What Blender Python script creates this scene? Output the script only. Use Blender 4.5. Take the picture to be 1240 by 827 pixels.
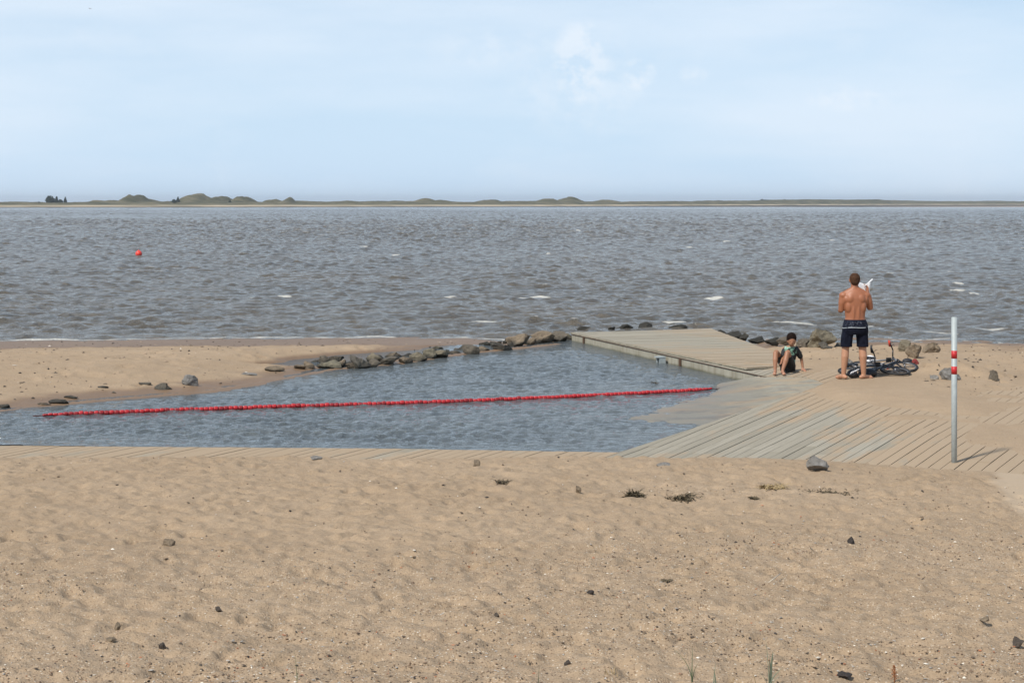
import bpy, bmesh, math, random
import numpy as np
from mathutils import Vector, Matrix, noise as mnoise

C = bpy.context
for o in list(bpy.data.objects):
    bpy.data.objects.remove(o)
COL = C.scene.collection
R = math.radians
random.seed(7)
rng = np.random.default_rng(11)

# ------------------------------------------------------------------ camera
HC, FP, HY = 3.0, 1950.0, 246.0            # eye height, focal length in photo pixels, horizon row
cam_d = bpy.data.cameras.new('camera')
cam = bpy.data.objects.new('camera', cam_d)
COL.objects.link(cam)
cam.location = (0, 0, HC)
cam.rotation_euler = (R(90), 0, 0)
cam_d.sensor_fit = 'HORIZONTAL'
cam_d.sensor_width = 36
cam_d.lens = FP / 1240 * 36
cam_d.shift_y = -(413.5 - HY) / 1240
cam_d.clip_start = 0.1
cam_d.clip_end = 20000
C.scene.camera = cam

# ------------------------------------------------------------------ light
SUN_TO = Vector((-0.55, -0.60, 0.98)).normalized()
elev = math.asin(SUN_TO.z)
w = bpy.data.worlds.new('World')
C.scene.world = w
w.use_nodes = True
nt = w.node_tree
for n in list(nt.nodes):
    nt.nodes.remove(n)
out = nt.nodes.new('ShaderNodeOutputWorld')
bg = nt.nodes.new('ShaderNodeBackground')
sky = nt.nodes.new('ShaderNodeTexSky')
sky.sky_type = 'NISHITA'
sky.sun_disc = False
sky.sun_elevation = elev
sky.sun_rotation = math.atan2(SUN_TO.x, SUN_TO.y)
sky.air_density = 1.0
sky.dust_density = 0.6
sky.ozone_density = 2.0
SKY_STR = 0.085
bg.inputs['Strength'].default_value = SKY_STR
# thin high cloud: noise laid on the sky vault (direction space), stretched along the horizon
tc = nt.nodes.new('ShaderNodeTexCoord')
def wmath(op, a, b=None, clamp=False):
    n = nt.nodes.new('ShaderNodeMath'); n.operation = op; n.use_clamp = clamp
    for i, v in enumerate((a, b)):
        if v is None: continue
        if isinstance(v, (int, float)): n.inputs[i].default_value = v
        else: nt.links.new(v, n.inputs[i])
    return n.outputs[0]
sep = nt.nodes.new('ShaderNodeSeparateXYZ')
nt.links.new(tc.outputs['Generated'], sep.inputs[0])
def wnoise(scale, detail, loc, rough=0.55):
    mp = nt.nodes.new('ShaderNodeMapping')
    mp.inputs['Scale'].default_value = scale
    mp.inputs['Location'].default_value = loc
    nt.links.new(tc.outputs['Generated'], mp.inputs[0])
    n = nt.nodes.new('ShaderNodeTexNoise')
    n.inputs['Scale'].default_value = 1.0
    n.inputs['Detail'].default_value = detail
    n.inputs['Roughness'].default_value = rough
    nt.links.new(mp.outputs[0], n.inputs['Vector'])
    return n.outputs['Fac']
def wramp(fac, stops):
    r = nt.nodes.new('ShaderNodeValToRGB')
    els = r.color_ramp.elements
    els[0].position, els[0].color = stops[0][0], (stops[0][1],)*3 + (1,)
    els[1].position, els[1].color = stops[-1][0], (stops[-1][1],)*3 + (1,)
    for p, v in stops[1:-1]:
        e = els.new(p); e.color = (v, v, v, 1)
    nt.links.new(fac, r.inputs[0])
    return r.outputs[0]
veil = wramp(wnoise((2.0, 2.0, 11.0), 6, (0.3, 0.1, 0.0)), [(0.40, 0.0), (0.60, 1.0)])
puff = wramp(wnoise((16.0, 16.0, 22.0), 7, (1.3, 0.2, 0.7), 0.6), [(0.60, 0.0), (0.74, 1.0)])
def mixc(fac, a, b):
    m = nt.nodes.new('ShaderNodeMix'); m.data_type = 'RGBA'
    if isinstance(fac, float): m.inputs[0].default_value = fac
    else: nt.links.new(fac, m.inputs[0])
    for s, v in ((6, a), (7, b)):
        if isinstance(v, tuple): m.inputs[s].default_value = v
        else: nt.links.new(v, m.inputs[s])
    return m.outputs[2]
# a thin even layer of cirrostratus softens the whole vault, streaks and a few small puffs on top
CL = 0.74 / SKY_STR
lowf = wramp(sep.outputs[2], [(0.0, 0.90), (0.05, 0.80), (0.13, 0.68), (0.34, 0.30), (1.0, 0.10)])
base_sky = mixc(lowf, sky.outputs[0], (CL*0.85, CL*1.11, CL*1.40, 1))
c1 = mixc(wmath('MULTIPLY', wmath('MULTIPLY', veil, 0.66), wramp(sep.outputs[2], [(0.0, 0.9), (0.16, 0.9), (0.4, 0.35), (1.0, 0.2)])), base_sky, (CL*1.08, CL*1.20, CL*1.34, 1))
pfn = wramp(wnoise((60.0, 60.0, 70.0), 6, (1.3, 0.2, 0.7), 0.62), [(0.42, 0.0), (0.60, 1.0)])
pm = None
for (px_c, py_c, rx_c, ry_c, st_c) in ((703, 78, 0.022, 0.030, 1.0), (772, 92, 0.012, 0.012, 0.9), (838, 92, 0.010, 0.007, 0.5), (1020, 122, 0.030, 0.010, 0.45), (700, 100, 0.050, 0.040, 0.35), (600, 60, .05, .015, .3)):
    dx_ = wmath('DIVIDE', wmath('SUBTRACT', sep.outputs[0], (px_c - 620) / FP), rx_c)
    dz_ = wmath('DIVIDE', wmath('SUBTRACT', sep.outputs[2], (HY - py_c) / FP), ry_c)
    q_ = wmath('MULTIPLY', wmath('SUBTRACT', 1.0, wmath('ADD', wmath('MULTIPLY', dx_, dx_), wmath('MULTIPLY', dz_, dz_)), True), st_c)
    q_ = wmath('MULTIPLY', q_, wmath('GREATER_THAN', sep.outputs[1], 0.0))
    pm = q_ if pm is None else wmath('MAXIMUM', pm, q_)
puff = wmath('ADD', wmath('MULTIPLY', puff, 0.25), wmath('MULTIPLY', wmath('MULTIPLY', pm, pfn), 1.7), True)
c2 = mixc(wmath('MULTIPLY', puff, 0.36), c1, (CL*1.30, CL*1.32, CL*1.36, 1))
nt.links.new(c2, bg.inputs['Color'])
nt.links.new(bg.outputs[0], out.inputs[0])

sd = bpy.data.lights.new('sun', 'SUN')
sun = bpy.data.objects.new('sun', sd)
COL.objects.link(sun)
sd.energy = 4.25
sd.angle = R(4.5)
sd.color = (1.0, 0.95, 0.87)
sun.rotation_euler = SUN_TO.to_track_quat('Z', 'Y').to_euler()
sc = C.scene
sc.view_settings.view_transform = 'Standard'
sc.view_settings.look = 'None'
sc.view_settings.gamma = 1
sc.view_settings.exposure = 0.07
sc.view_settings.use_curve_mapping = False

# ------------------------------------------------------------------ helpers
def ptw(px, py, z=0.0):
    """where a sight line of the survey photo meets height z"""
    d = (HC - z) * FP / (py - HY)
    return ((px - 620) / FP * d, d)

def set_props(o, label=None, cat=None, group=None, kind=None):
    if label: o['label'] = label
    if cat: o['category'] = cat
    if group: o['group'] = group
    if kind: o['kind'] = kind
    return o

def thing(name, label, cat, loc=(0, 0, 0), rot=(0, 0, 0), group=None):
    o = bpy.data.objects.new(name, None)
    o.empty_display_size = 0.1
    COL.objects.link(o)
    o.location = loc
    o.rotation_euler = rot
    return set_props(o, label, cat, group)

def link_mesh(name, me, mat, parent=None, smooth=True):
    if mat is not None:
        me.materials.clear()
        me.materials.append(mat)
    me.polygons.foreach_set('use_smooth', [smooth] * len(me.polygons))
    o = bpy.data.objects.new(name, me)
    COL.objects.link(o)
    if parent is not None:
        o.parent = parent
    return o

def from_bm(name, bm, mat, parent=None, smooth=True):
    me = bpy.data.meshes.new(name)
    bmesh.ops.recalc_face_normals(bm, faces=bm.faces)
    bm.to_mesh(me); bm.free()
    return link_mesh(name, me, mat, parent, smooth)

def from_arrays(name, V, F, mat, parent=None, smooth=True, attrs=None, cattrs=None):
    """V (n,3), F (m,k) numpy"""
    me = bpy.data.meshes.new(name)
    m, k = F.shape
    me.vertices.add(len(V)); me.vertices.foreach_set('co', V.astype(np.float32).ravel())
    me.loops.add(m * k); me.loops.foreach_set('vertex_index', F.astype(np.int32).ravel())
    me.polygons.add(m)
    me.polygons.foreach_set('loop_start', np.arange(0, m * k, k, dtype=np.int32))
    me.polygons.foreach_set('loop_total', np.full(m, k, dtype=np.int32))
    me.update(calc_edges=True)
    for an, av in (attrs or {}).items():
        a = me.attributes.new(an, 'FLOAT', 'POINT'); a.data.foreach_set('value', av.astype(np.float32).ravel())
    for an, av in (cattrs or {}).items():
        a = me.attributes.new(an, 'FLOAT_COLOR', 'POINT'); a.data.foreach_set('color', av.astype(np.float32).ravel())
    return link_mesh(name, me, mat, parent, smooth)

def grid_faces(nr, nc, keep=None):
    i = np.arange(nr - 1)[:, None] * nc + np.arange(nc - 1)[None, :]
    F = np.stack([i, i + 1, i + nc + 1, i + nc], -1).reshape(-1, 4)
    if keep is not None:
        k = keep.reshape(-1)
        F = F[k[F].all(1)]
    return F

def compact(V, F, *arrs):
    used = np.unique(F)
    mp = -np.ones(len(V), dtype=np.int64); mp[used] = np.arange(len(used))
    return (V[used], mp[F]) + tuple(a[used] for a in arrs)

# value noise
def _h(ix, iy, s):
    n = (ix * 374761393 + iy * 668265263 + s * 1442695041) & 0xffffffff
    n = ((n ^ (n >> 13)) * 1274126177) & 0xffffffff
    n = (n ^ (n >> 16)) & 0xffffffff
    return n / 4294967295.0
def vn(x, y, s=0):
    x = np.asarray(x, float); y = np.asarray(y, float)
    ix = np.floor(x).astype(np.int64); iy = np.floor(y).astype(np.int64)
    fx = x - ix; fy = y - iy
    fx = fx * fx * (3 - 2 * fx); fy = fy * fy * (3 - 2 * fy)
    a = _h(ix, iy, s); b = _h(ix + 1, iy, s); c = _h(ix, iy + 1, s); d = _h(ix + 1, iy + 1, s)
    return (a * (1 - fx) + b * fx) * (1 - fy) + (c * (1 - fx) + d * fx) * fy - 0.5
def fbm(x, y, s=0, octs=4, g=0.5):
    r = 0; a = 1.0
    for i in range(octs):
        c_, s_ = math.cos(i * 1.1 + .4), math.sin(i * 1.1 + .4)
        r = r + a * vn((x * c_ - y * s_) * 2 ** i, (x * s_ + y * c_) * 2 ** i, s + i * 17)
        a *= g
    return r
def sstep(a, b, x):
    t = np.clip((x - a) / (b - a), 0, 1)
    return t * t * (3 - 2 * t)

# ------------------------------------------------------------------ materials
def newmat(name):
    m = bpy.data.materials.new(name); m.use_nodes = True
    t = m.node_tree
    return m, t, t.nodes['Principled BSDF']
class NG:
    def __init__(s, t): s.t = t
    def _in(s, sock, v):
        if v is None: return
        if isinstance(v, (int, float)):
            try: sock.default_value = v
            except Exception: sock.default_value = (v, v, v, 1)
        elif isinstance(v, (tuple, list)):
            v = tuple(v)
            if len(v) == 3 and len(sock.default_value) == 4: v = v + (1,)
            sock.default_value = v
        else: s.t.links.new(v, sock)
    def math(s, op, a, b=None, c=None, clamp=False):
        n = s.t.nodes.new('ShaderNodeMath'); n.operation = op; n.use_clamp = clamp
        for i, v in enumerate((a, b, c)): s._in(n.inputs[i], v)
        return n.outputs[0]
    def pos(s):
        return s.t.nodes.new('ShaderNodeNewGeometry').outputs['Position']
    def obj(s):
        return s.t.nodes.new('ShaderNodeTexCoord').outputs['Object']
    def rand(s):
        return s.t.nodes.new('ShaderNodeObjectInfo').outputs['Random']
    def attr(s, name, out='Fac'):
        n = s.t.nodes.new('ShaderNodeAttribute'); n.attribute_name = name
        return n.outputs[out]
    def mapping(s, v, scale=(1, 1, 1), rot=(0, 0, 0), loc=(0, 0, 0)):
        n = s.t.nodes.new('ShaderNodeMapping')
        n.inputs['Scale'].default_value = scale; n.inputs['Rotation'].default_value = rot; n.inputs['Location'].default_value = loc
        s.t.links.new(v, n.inputs[0]); return n.outputs[0]
    def noise(s, v, scale, detail=3, rough=0.5, dist=0.0, out='Fac'):
        n = s.t.nodes.new('ShaderNodeTexNoise')
        n.inputs['Scale'].default_value = scale; n.inputs['Detail'].default_value = detail
        n.inputs['Roughness'].default_value = rough; n.inputs['Distortion'].default_value = dist
        s.t.links.new(v, n.inputs['Vector']); return n.outputs[out]
    def voro(s, v, scale, feature='F1', out='Distance', rnd=1.0):
        n = s.t.nodes.new('ShaderNodeTexVoronoi'); n.feature = feature
        n.inputs['Scale'].default_value = scale; n.inputs['Randomness'].default_value = rnd
        s.t.links.new(v, n.inputs['Vector']); return n.outputs[out]
    def ramp(s, f, stops, interp='LINEAR'):
        r = s.t.nodes.new('ShaderNodeValToRGB'); r.color_ramp.interpolation = interp
        e = r.color_ramp.elements
        cv = lambda c: (c, c, c, 1) if isinstance(c, (int, float)) else tuple(c) + (1,)
        e[0].position, e[0].color = stops[0][0], cv(stops[0][1])
        e[1].position, e[1].color = stops[-1][0], cv(stops[-1][1])
        for p, c in stops[1:-1]:
            q = e.new(p); q.color = cv(c)
        s.t.links.new(f, r.inputs[0]); return r.outputs[0]
    def mix(s, f, a, b, mode='MIX'):
        n = s.t.nodes.new('ShaderNodeMix'); n.data_type = 'RGBA'; n.blend_type = mode
        s._in(n.inputs[0], f); s._in(n.inputs[6], a); s._in(n.inputs[7], b)
        return n.outputs[2]
    def sepz(s, v, ax='Z'):
        n = s.t.nodes.new('ShaderNodeSeparateXYZ'); s.t.links.new(v, n.inputs[0]); return n.outputs[ax]
    def bump(s, h, strength, dist, normal=None):
        n = s.t.nodes.new('ShaderNodeBump'); n.inputs['Strength'].default_value = strength
        n.inputs['Distance'].default_value = dist
        s.t.links.new(h, n.inputs['Height'])
        if normal is not None: s.t.links.new(normal, n.inputs['Normal'])
        return n.outputs[0]
def plain(name, col, rough=0.6, metal=0.0, var=0.12, scale=30, spec=None, bump=0.0):
    m, t, b = newmat(name); g = NG(t); p = g.obj()
    n = g.noise(p, scale, 4, 0.6)
    lo = tuple(max(0, c * (1 - var * 2)) for c in col); hi = tuple(min(1, c * (1 + var * 2)) for c in col)
    t.links.new(g.ramp(n, [(0.3, lo), (0.7, hi)]), b.inputs['Base Color'])
    b.inputs['Roughness'].default_value = rough; b.inputs['Metallic'].default_value = metal
    if spec is not None: b.inputs['Specular IOR Level'].default_value = spec
    if bump: t.links.new(g.bump(n, 0.6, bump), b.inputs['Normal'])
    return m

SANDC = (0.455, 0.335, 0.205)
def mat_sand():
    m, t, b = newmat('sand'); g = NG(t); p = g.pos()
    big = g.noise(p, 0.35, 4, 0.6)
    mid = g.noise(p, 3.5, 4, 0.6)
    fine = g.noise(p, 45, 4, 0.7)
    grain = g.noise(p, 190, 2, 0.7)
    c = g.ramp(big, [(0.3, (0.352, 0.256, 0.165)), (0.7, (0.430, 0.320, 0.214))])
    c = g.mix(g.math('MULTIPLY', g.ramp(mid, [(0.35, 0.0), (0.75, 1.0)]), 0.35), c, (0.285, 0.205, 0.128))
    c = g.mix(g.math('MULTIPLY', g.ramp(fine, [(0.42, 1.0), (0.60, 0.0)]), 0.30), c, (0.215, 0.15, 0.092))
    c = g.mix(g.math('MULTIPLY', g.ramp(grain, [(0.56, 0.0), (0.72, 1.0)]), 0.30), c, (0.52, 0.44, 0.34))
    # gravel and shell grit
    gv = g.attr('gravel')
    vcol = g.voro(p, 62, out='Color'); vd = g.voro(p, 62)
    vs = g.sepz(vcol, 'X')
    dark = g.math('MULTIPLY', g.math('MULTIPLY', g.ramp(vs, [(0.70, 0.0), (0.73, 1.0)]), g.ramp(vd, [(0.32, 1.0), (0.45, 0.0)])), gv)
    c = g.mix(g.math('MULTIPLY', dark, 0.65), c, (0.16, 0.105, 0.065))
    lite = g.math('MULTIPLY', g.math('MULTIPLY', g.ramp(g.sepz(vcol, 'Y'), [(0.80, 0.0), (0.83, 1.0)]), g.ramp(vd, [(0.30, 1.0), (0.42, 0.0)])), gv)
    c = g.mix(g.math('MULTIPLY', lite, 0.6), c, (0.66, 0.58, 0.46))
    # packed pale path
    c = g.mix(g.math('MULTIPLY', g.attr('packed'), 0.85), c, (0.43, 0.335, 0.235))
    wet = g.attr('wet')
    c = g.mix(wet, c, g.mix(1.0, c, (0.56, 0.50, 0.47), 'MULTIPLY'))
    t.links.new(c, b.inputs['Base Color'])
    t.links.new(g.math('SUBTRACT', 0.95, g.math('MULTIPLY', wet, 0.42)), b.inputs['Roughness'])
    b.inputs['Specular IOR Level'].default_value = 0.25
    h = g.math('ADD', g.math('MULTIPLY', g.noise(p, 22, 5, 0.65), 0.7), g.math('MULTIPLY', grain, 0.18))
    h = g.math('ADD', h, g.math('MULTIPLY', g.math('MULTIPLY', g.ramp(vd, [(0.0, 1.0), (0.5, 0.0)]), gv), 0.22))
    bm_ = g.t.nodes.new('ShaderNodeBump'); bm_.inputs['Distance'].default_value = 0.022
    t.links.new(h, bm_.inputs['Height'])
    t.links.new(g.math('SUBTRACT', 0.85, g.math('MULTIPLY', g.math('MAXIMUM', wet, g.math('MULTIPLY', g.attr('packed'), 0.8)), 0.7)), bm_.inputs['Strength'])
    t.links.new(bm_.outputs[0], b.inputs['Normal'])
    return m

def mat_water(name, body_lo, body_hi, ripple, rough):
    m, t, b = newmat(name); g = NG(t); p = g.pos()
    n1 = g.noise(g.mapping(p, (0.05, 0.09, 0.1)), 1.0, 4, 0.6)
    n2 = g.noise(g.mapping(p, (0.35, 0.9, 0.5)), 1.0, 5, 0.65)
    c = g.mix(g.math('MULTIPLY', n1, 1.0), body_lo, body_hi)
    c = g.mix(g.ramp(n2, [(0.46, 0.0), (0.70, 0.55)]), c, tuple(x * 1.25 for x in body_hi))
    foam = g.attr('foam')
    fn = g.noise(g.mapping(p, (3.0, 9.0, 6.0)), 1.0, 4, 0.7)
    fm = g.ramp(g.math('ADD', foam, g.math('MULTIPLY', g.math('SUBTRACT', fn, 0.5), 0.9)), [(0.44, 0.0), (0.62, 1.0)])
    fm = g.math('MULTIPLY', fm, g.math('GREATER_THAN', foam, 0.02))
    c = g.mix(fm, c, (0.60, 0.58, 0.52))
    t.links.new(c, b.inputs['Base Color'])
    t.links.new(g.math('ADD', rough, g.math('MULTIPLY', fm, 0.6)), b.inputs['Roughness'])
    b.inputs['IOR'].default_value = 1.333
    h = g.noise(g.mapping(p, (0.95, 1.1, 1.0), (0, 0, 0.15)), ripple, 5, 0.66, 0.3)
    h2 = g.noise(g.mapping(p, (1.1, 1.3, 1.0), (0, 0, -0.35)), ripple * 4.0, 3, 0.55)
    h0 = g.noise(g.mapping(p, (0.34, 0.40, 0.3), (0, 0, 0.1)), ripple, 3, 0.6)
    nb = g.bump(h0, 1.0, 0.75 / ripple)
    nb = g.bump(h, 1.0, 0.55 / ripple, nb)
    nb = g.bump(h2, 1.0, 0.11 / ripple, nb)
    # beyond the modelled chop the facets of the sea are given by their slopes
    cs = g.noise(g.mapping(p, (1.0, 0.45, 1.0)), 0.9, 4, 0.75, 0, 'Color')
    cl = g.noise(g.mapping(p, (0.05, 0.02, 1.0)), 1.0, 4, 0.65)
    vm = t.nodes.new('ShaderNodeVectorMath'); vm.operation = 'SUBTRACT'; t.links.new(cs, vm.inputs[0]); vm.inputs[1].default_value = (.5, .5, .5)
    vs_ = t.nodes.new('ShaderNodeVectorMath'); vs_.operation = 'SCALE'; t.links.new(vm.outputs[0], vs_.inputs[0])
    t.links.new(g.math('MULTIPLY', g.attr('far'), g.math('ADD', 0.35, g.math('MULTIPLY', cl, 1.5))), vs_.inputs['Scale'])
    vz = t.nodes.new('ShaderNodeVectorMath'); vz.operation = 'MULTIPLY'; t.links.new(vs_.outputs[0], vz.inputs[0]); vz.inputs[1].default_value = (1, 1.2, 0)
    va = t.nodes.new('ShaderNodeVectorMath'); va.operation = 'ADD'; t.links.new(nb, va.inputs[0]); t.links.new(vz.outputs[0], va.inputs[1])
    vn_ = t.nodes.new('ShaderNodeVectorMath'); vn_.operation = 'NORMALIZE'; t.links.new(va.outputs[0], vn_.inputs[0])
    t.links.new(vn_.outputs[0], b.inputs['Normal'])
    return m

UDIR = np.array([0.46, 0.888]); UDIR /= np.linalg.norm(UDIR)
def mat_wood(name, ang, a, b_, sand_amt):
    m, t, b = newmat(name); g = NG(t); p = g.pos()
    q = g.mapping(p, (1, 1, 1), (0, 0, -ang))            # x axis along the boards
    st = g.noise(g.mapping(q, (1.2, 38, 1.0)), 1.0, 4, 0.6)
    tone = g.attr('tone')
    c = g.mix(tone, a, b_)
    c = g.mix(g.math('MULTIPLY', g.ramp(st, [(0.40, 1.0), (0.62, 0.0)]), 0.35), c, tuple(x * 0.62 for x in a))
    c = g.mix(g.math('MULTIPLY', g.ramp(g.noise(p, 1.7, 4, 0.6), [(0.4, 0.0), (0.7, 1.0)]), 0.30), c, (0.32, 0.285, 0.225))
    # a dusting of blown sand lying on the boards
    film = g.ramp(g.math('ADD', g.noise(g.mapping(q, (0.7, 2.2, 1.0)), 1.0, 6, 0.66), g.math('MULTIPLY', g.math('SUBTRACT', g.attr('dust'), 0.5), 0.6)), [(0.44, 0.0), (0.58, 1.0)])
    c = g.mix(g.math('MULTIPLY', film, sand_amt), c, (0.375, 0.275, 0.178))
    t.links.new(c, b.inputs['Base Color'])
    b.inputs['Roughness'].default_value = 0.85
    b.inputs['Specular IOR Level'].default_value = 0.25
    t.links.new(g.bump(g.math('ADD', st, g.math('MULTIPLY', g.noise(p, 60, 3, 0.6), 0.5)), 0.5, 0.006), b.inputs['Normal'])
    return m

def mat_rock(name, lo, hi, algae=True):
    m, t, b = newmat(name); g = NG(t); p = g.obj(); w_ = g.pos()
    n = g.noise(p, 5, 6, 0.65); n2 = g.noise(p, 26, 4, 0.7)
    c = g.mix(g.ramp(n, [(0.32, 0.0), (0.68, 1.0)]), lo, hi)
    c = g.mix(g.math('MULTIPLY', g.ramp(n2, [(0.4, 1.0), (0.6, 0.0)]), 0.4), c, tuple(x * 0.5 for x in lo))
    c = g.mix(g.math('MULTIPLY', g.rand(), 0.35), c, (0.20, 0.155, 0.105))
    if algae:
        z = g.math('ADD', g.sepz(w_), g.math('MULTIPLY', g.math('SUBTRACT', g.noise(w_, 3.0, 3, 0.6), 0.5), 0.30))
        c = g.mix(g.ramp(g.math('ADD', z, 0.5), [(0.31, 1.0), (0.42, 0.0)]), c, (0.020, 0.018, 0.012))
    t.links.new(c, b.inputs['Base Color'])
    b.inputs['Roughness'].default_value = 0.75
    t.links.new(g.bump(g.math('ADD', n, g.math('MULTIPLY', n2, 0.4)), 0.8, 0.05), b.inputs['Normal'])
    return m

M = {}
M['sand'] = mat_sand()
M['sea'] = mat_water('sea_water', (0.062, 0.058, 0.048), (0.132, 0.108, 0.076), 2.6, 0.10)
M['pool'] = mat_water('pool_water', (0.070, 0.088, 0.100), (0.105, 0.112, 0.106), 7.0, 0.06)
ang_u = math.atan2(UDIR[1], UDIR[0])
WD = np.array([-0.3037, 0.9528])                         # along the pier
WP = np.array([0.9528, 0.3037])                          # across the pier
M['wood_low'] = mat_wood('weathered_boards', ang_u, (0.285, 0.255, 0.195), (0.37, 0.335, 0.265), 0.85)
M['wood_pier'] = mat_wood('pier_boards', math.atan2(WP[1], WP[0]), (0.30, 0.27, 0.21), (0.38, 0.345, 0.27), 0.6)
M['rock_dark'] = mat_rock('dark_wet_rock', (0.045, 0.040, 0.032), (0.13, 0.115, 0.088))
M['rock_olive'] = mat_rock('olive_rock', (0.095, 0.085, 0.052), (0.24, 0.21, 0.145))
M['rock_brown'] = mat_rock('brown_rock', (0.12, 0.088, 0.055), (0.27, 0.205, 0.135))
M['rock_grey'] = mat_rock('grey_rock', (0.14, 0.14, 0.135), (0.27, 0.27, 0.265), False)
M['rock_black'] = mat_rock('black_stone', (0.012, 0.010, 0.010), (0.040, 0.030, 0.026), False)
def mat_concrete():
    m, t, b = newmat('stained_concrete'); g = NG(t); p = g.pos()
    n = g.noise(p, 2.2, 6, 0.65); s_ = g.noise(g.mapping(p, (7, 7, 0.6)), 1.0, 4, 0.6)
    c = g.ramp(n, [(0.3, (0.27, 0.25, 0.19)), (0.7, (0.40, 0.375, 0.30))])
    c = g.mix(g.math('MULTIPLY', g.ramp(s_, [(0.45, 0.0), (0.65, 1.0)]), 0.5), c, (0.17, 0.135, 0.085))
    z = g.sepz(p)
    zz = g.math('ADD', z, g.math('MULTIPLY', g.math('SUBTRACT', n, 0.5), 0.10))
    c = g.mix(g.ramp(g.math('ADD', zz, 0.5), [(0.27, 1.0), (0.335, 0.0)]), c, (0.075, 0.075, 0.035))
    t.links.new(c, b.inputs['Base Color']); b.inputs['Roughness'].default_value = 0.8
    t.links.new(g.bump(g.noise(p, 30, 5, 0.7), 0.5, 0.01), b.inputs['Normal'])
    return m
M['concrete'] = mat_concrete()
def mat_ramp():
    m, t, b = newmat('wet_ramp_concrete'); g = NG(t); p = g.pos()
    n = g.noise(p, 1.3, 6, 0.62); n2 = g.noise(p, 14, 4, 0.6)
    c = g.ramp(n, [(0.32, (0.25, 0.232, 0.18)), (0.66, (0.325, 0.30, 0.235))])
    sandy = g.ramp(g.noise(g.mapping(p, (0.7, 1.2, 1), (0, 0, 0.5)), 1.2, 5, 0.6), [(0.47, 0.0), (0.60, 1.0)])
    c = g.mix(g.math('MULTIPLY', sandy, 0.75), c, (0.37, 0.275, 0.175))
    c = g.mix(g.math('MULTIPLY', g.ramp(g.noise(g.mapping(p, (1.6, 3.0, 1), (0, 0, 0.4)), 1.0, 5, 0.65), [(0.55, 0.0), (0.60, 1.0)]), 0.5), c, (0.155, 0.150, 0.135))
    c = g.mix(g.math('MULTIPLY', g.ramp(n2, [(0.4, 1.0), (0.6, 0.0)]), 0.15), c, (0.15, 0.13, 0.10))
    wz = g.ramp(g.math('ADD', g.math('ADD', g.sepz(p), 0.5), g.math('MULTIPLY', g.math('SUBTRACT', n, 0.5), 0.12)), [(0.33, 1.0), (0.45, 0.0)])
    c = g.mix(wz, c, g.mix(1.0, c, (0.72, 0.68, 0.64), 'MULTIPLY'))
    t.links.new(c, b.inputs['Base Color'])
    t.links.new(g.math('SUBTRACT', 0.85, g.math('MULTIPLY', wz, 0.40)), b.inputs['Roughness'])
    t.links.new(g.bump(n2, 0.3, 0.006), b.inputs['Normal'])
    return m
M['ramp'] = mat_ramp()
M['steel'] = plain('galvanised_steel', (0.36, 0.40, 0.40), 0.55, 0.1, 0.06, 14)
M['red_band'] = plain('red_band_paint', (0.46, 0.015, 0.02), 0.5, 0, 0.05, 20)
M['rope'] = plain('rope', (0.10, 0.03, 0.025), 0.9)
M['float_a'] = plain('red_float_plastic', (0.42, 0.016, 0.020), 0.4, 0, 0.12, 60)
M['float_b'] = plain('dark_red_float_plastic', (0.27, 0.012, 0.015), 0.4, 0, 0.12, 60)
M['buoy'] = plain('buoy_plastic', (0.80, 0.055, 0.035), 0.4, 0, 0.05, 8)
M['rust'] = plain('rusted_steel', (0.11, 0.065, 0.04), 0.8, 0.3, 0.2, 30)
M['foliage'] = plain('far_foliage', (0.030, 0.045, 0.030), 0.9, 0, 0.3, 0.9)
M['bark'] = plain('bark', (0.09, 0.07, 0.05), 0.9)
M['black'] = plain('black_paint', (0.012, 0.012, 0.014), 0.35, 0.0, 0.1, 20)
M['rubber'] = plain('tyre_rubber', (0.018, 0.018, 0.018), 0.75)
M['alloy'] = plain('alloy', (0.22, 0.22, 0.23), 0.4, 0.6, 0.05)
M['white_cloth'] = plain('white_cloth', (0.74, 0.75, 0.78), 0.85, 0, 0.05, 12)
M['paper'] = plain('white_paper', (0.80, 0.81, 0.83), 0.7, 0, 0.03, 12)
M['red_cloth'] = plain('red_fabric', (0.17, 0.022, 0.018), 0.85, 0, 0.3, 30)
M['bag'] = plain('black_bag_nylon', (0.014, 0.014, 0.018), 0.6, 0, 0.3, 25)

# ------------------------------------------------------------------ ground heights
ZS, ZP = -0.5, -0.2                                       # sea and pool levels
def W(px, py, z): return np.array(ptw(px, py, z))
PW = [W(-180, 536, ZP), W(0, 538, ZP), W(300, 543, ZP), W(620, 547, ZP), W(750, 548, ZP)]
D0 = W(750, 548, -0.18)
R1, R2, R3 = W(932, 454, 0), W(975, 456, 0), W(1003, 464, 0)
WF = W(692, 402, 0)                                       # far left corner of the pier
far_edge = [(692, 414), (640, 420), (560, 428), (480, 440), (400, 447), (370, 453), (300, 466), (250, 474), (150, 482), (60, 490), (0, 497), (-90, 506), (-200, 520)]
PE = [W(a, b, ZP) for a, b in far_edge]
POOL = np.array(PW + [R3, R1, WF] + PE)
def sdist(P, x, y):
    """signed distance to a polygon, negative inside"""
    n = len(P); best = np.full(np.shape(x), 1e9); ins = np.zeros(np.shape(x), bool)
    for i in range(n):
        a = P[i]; b = P[(i + 1) % n]
        ex, ey = b - a; wx, wy = x - a[0], y - a[1]
        tt = np.clip((wx * ex + wy * ey) / (ex * ex + ey * ey), 0, 1)
        best = np.minimum(best, (wx - ex * tt) ** 2 + (wy - ey * tt) ** 2)
        c1 = (a[1] > y) != (b[1] > y)
        with np.errstate(divide='ignore', invalid='ignore'):
            xi = a[0] + (y - a[1]) * ex / (ey if ey != 0 else 1e-9)
        ins ^= c1 & (x < xi)
    dd = np.sqrt(best)
    return np.where(ins, -dd, dd)
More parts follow.
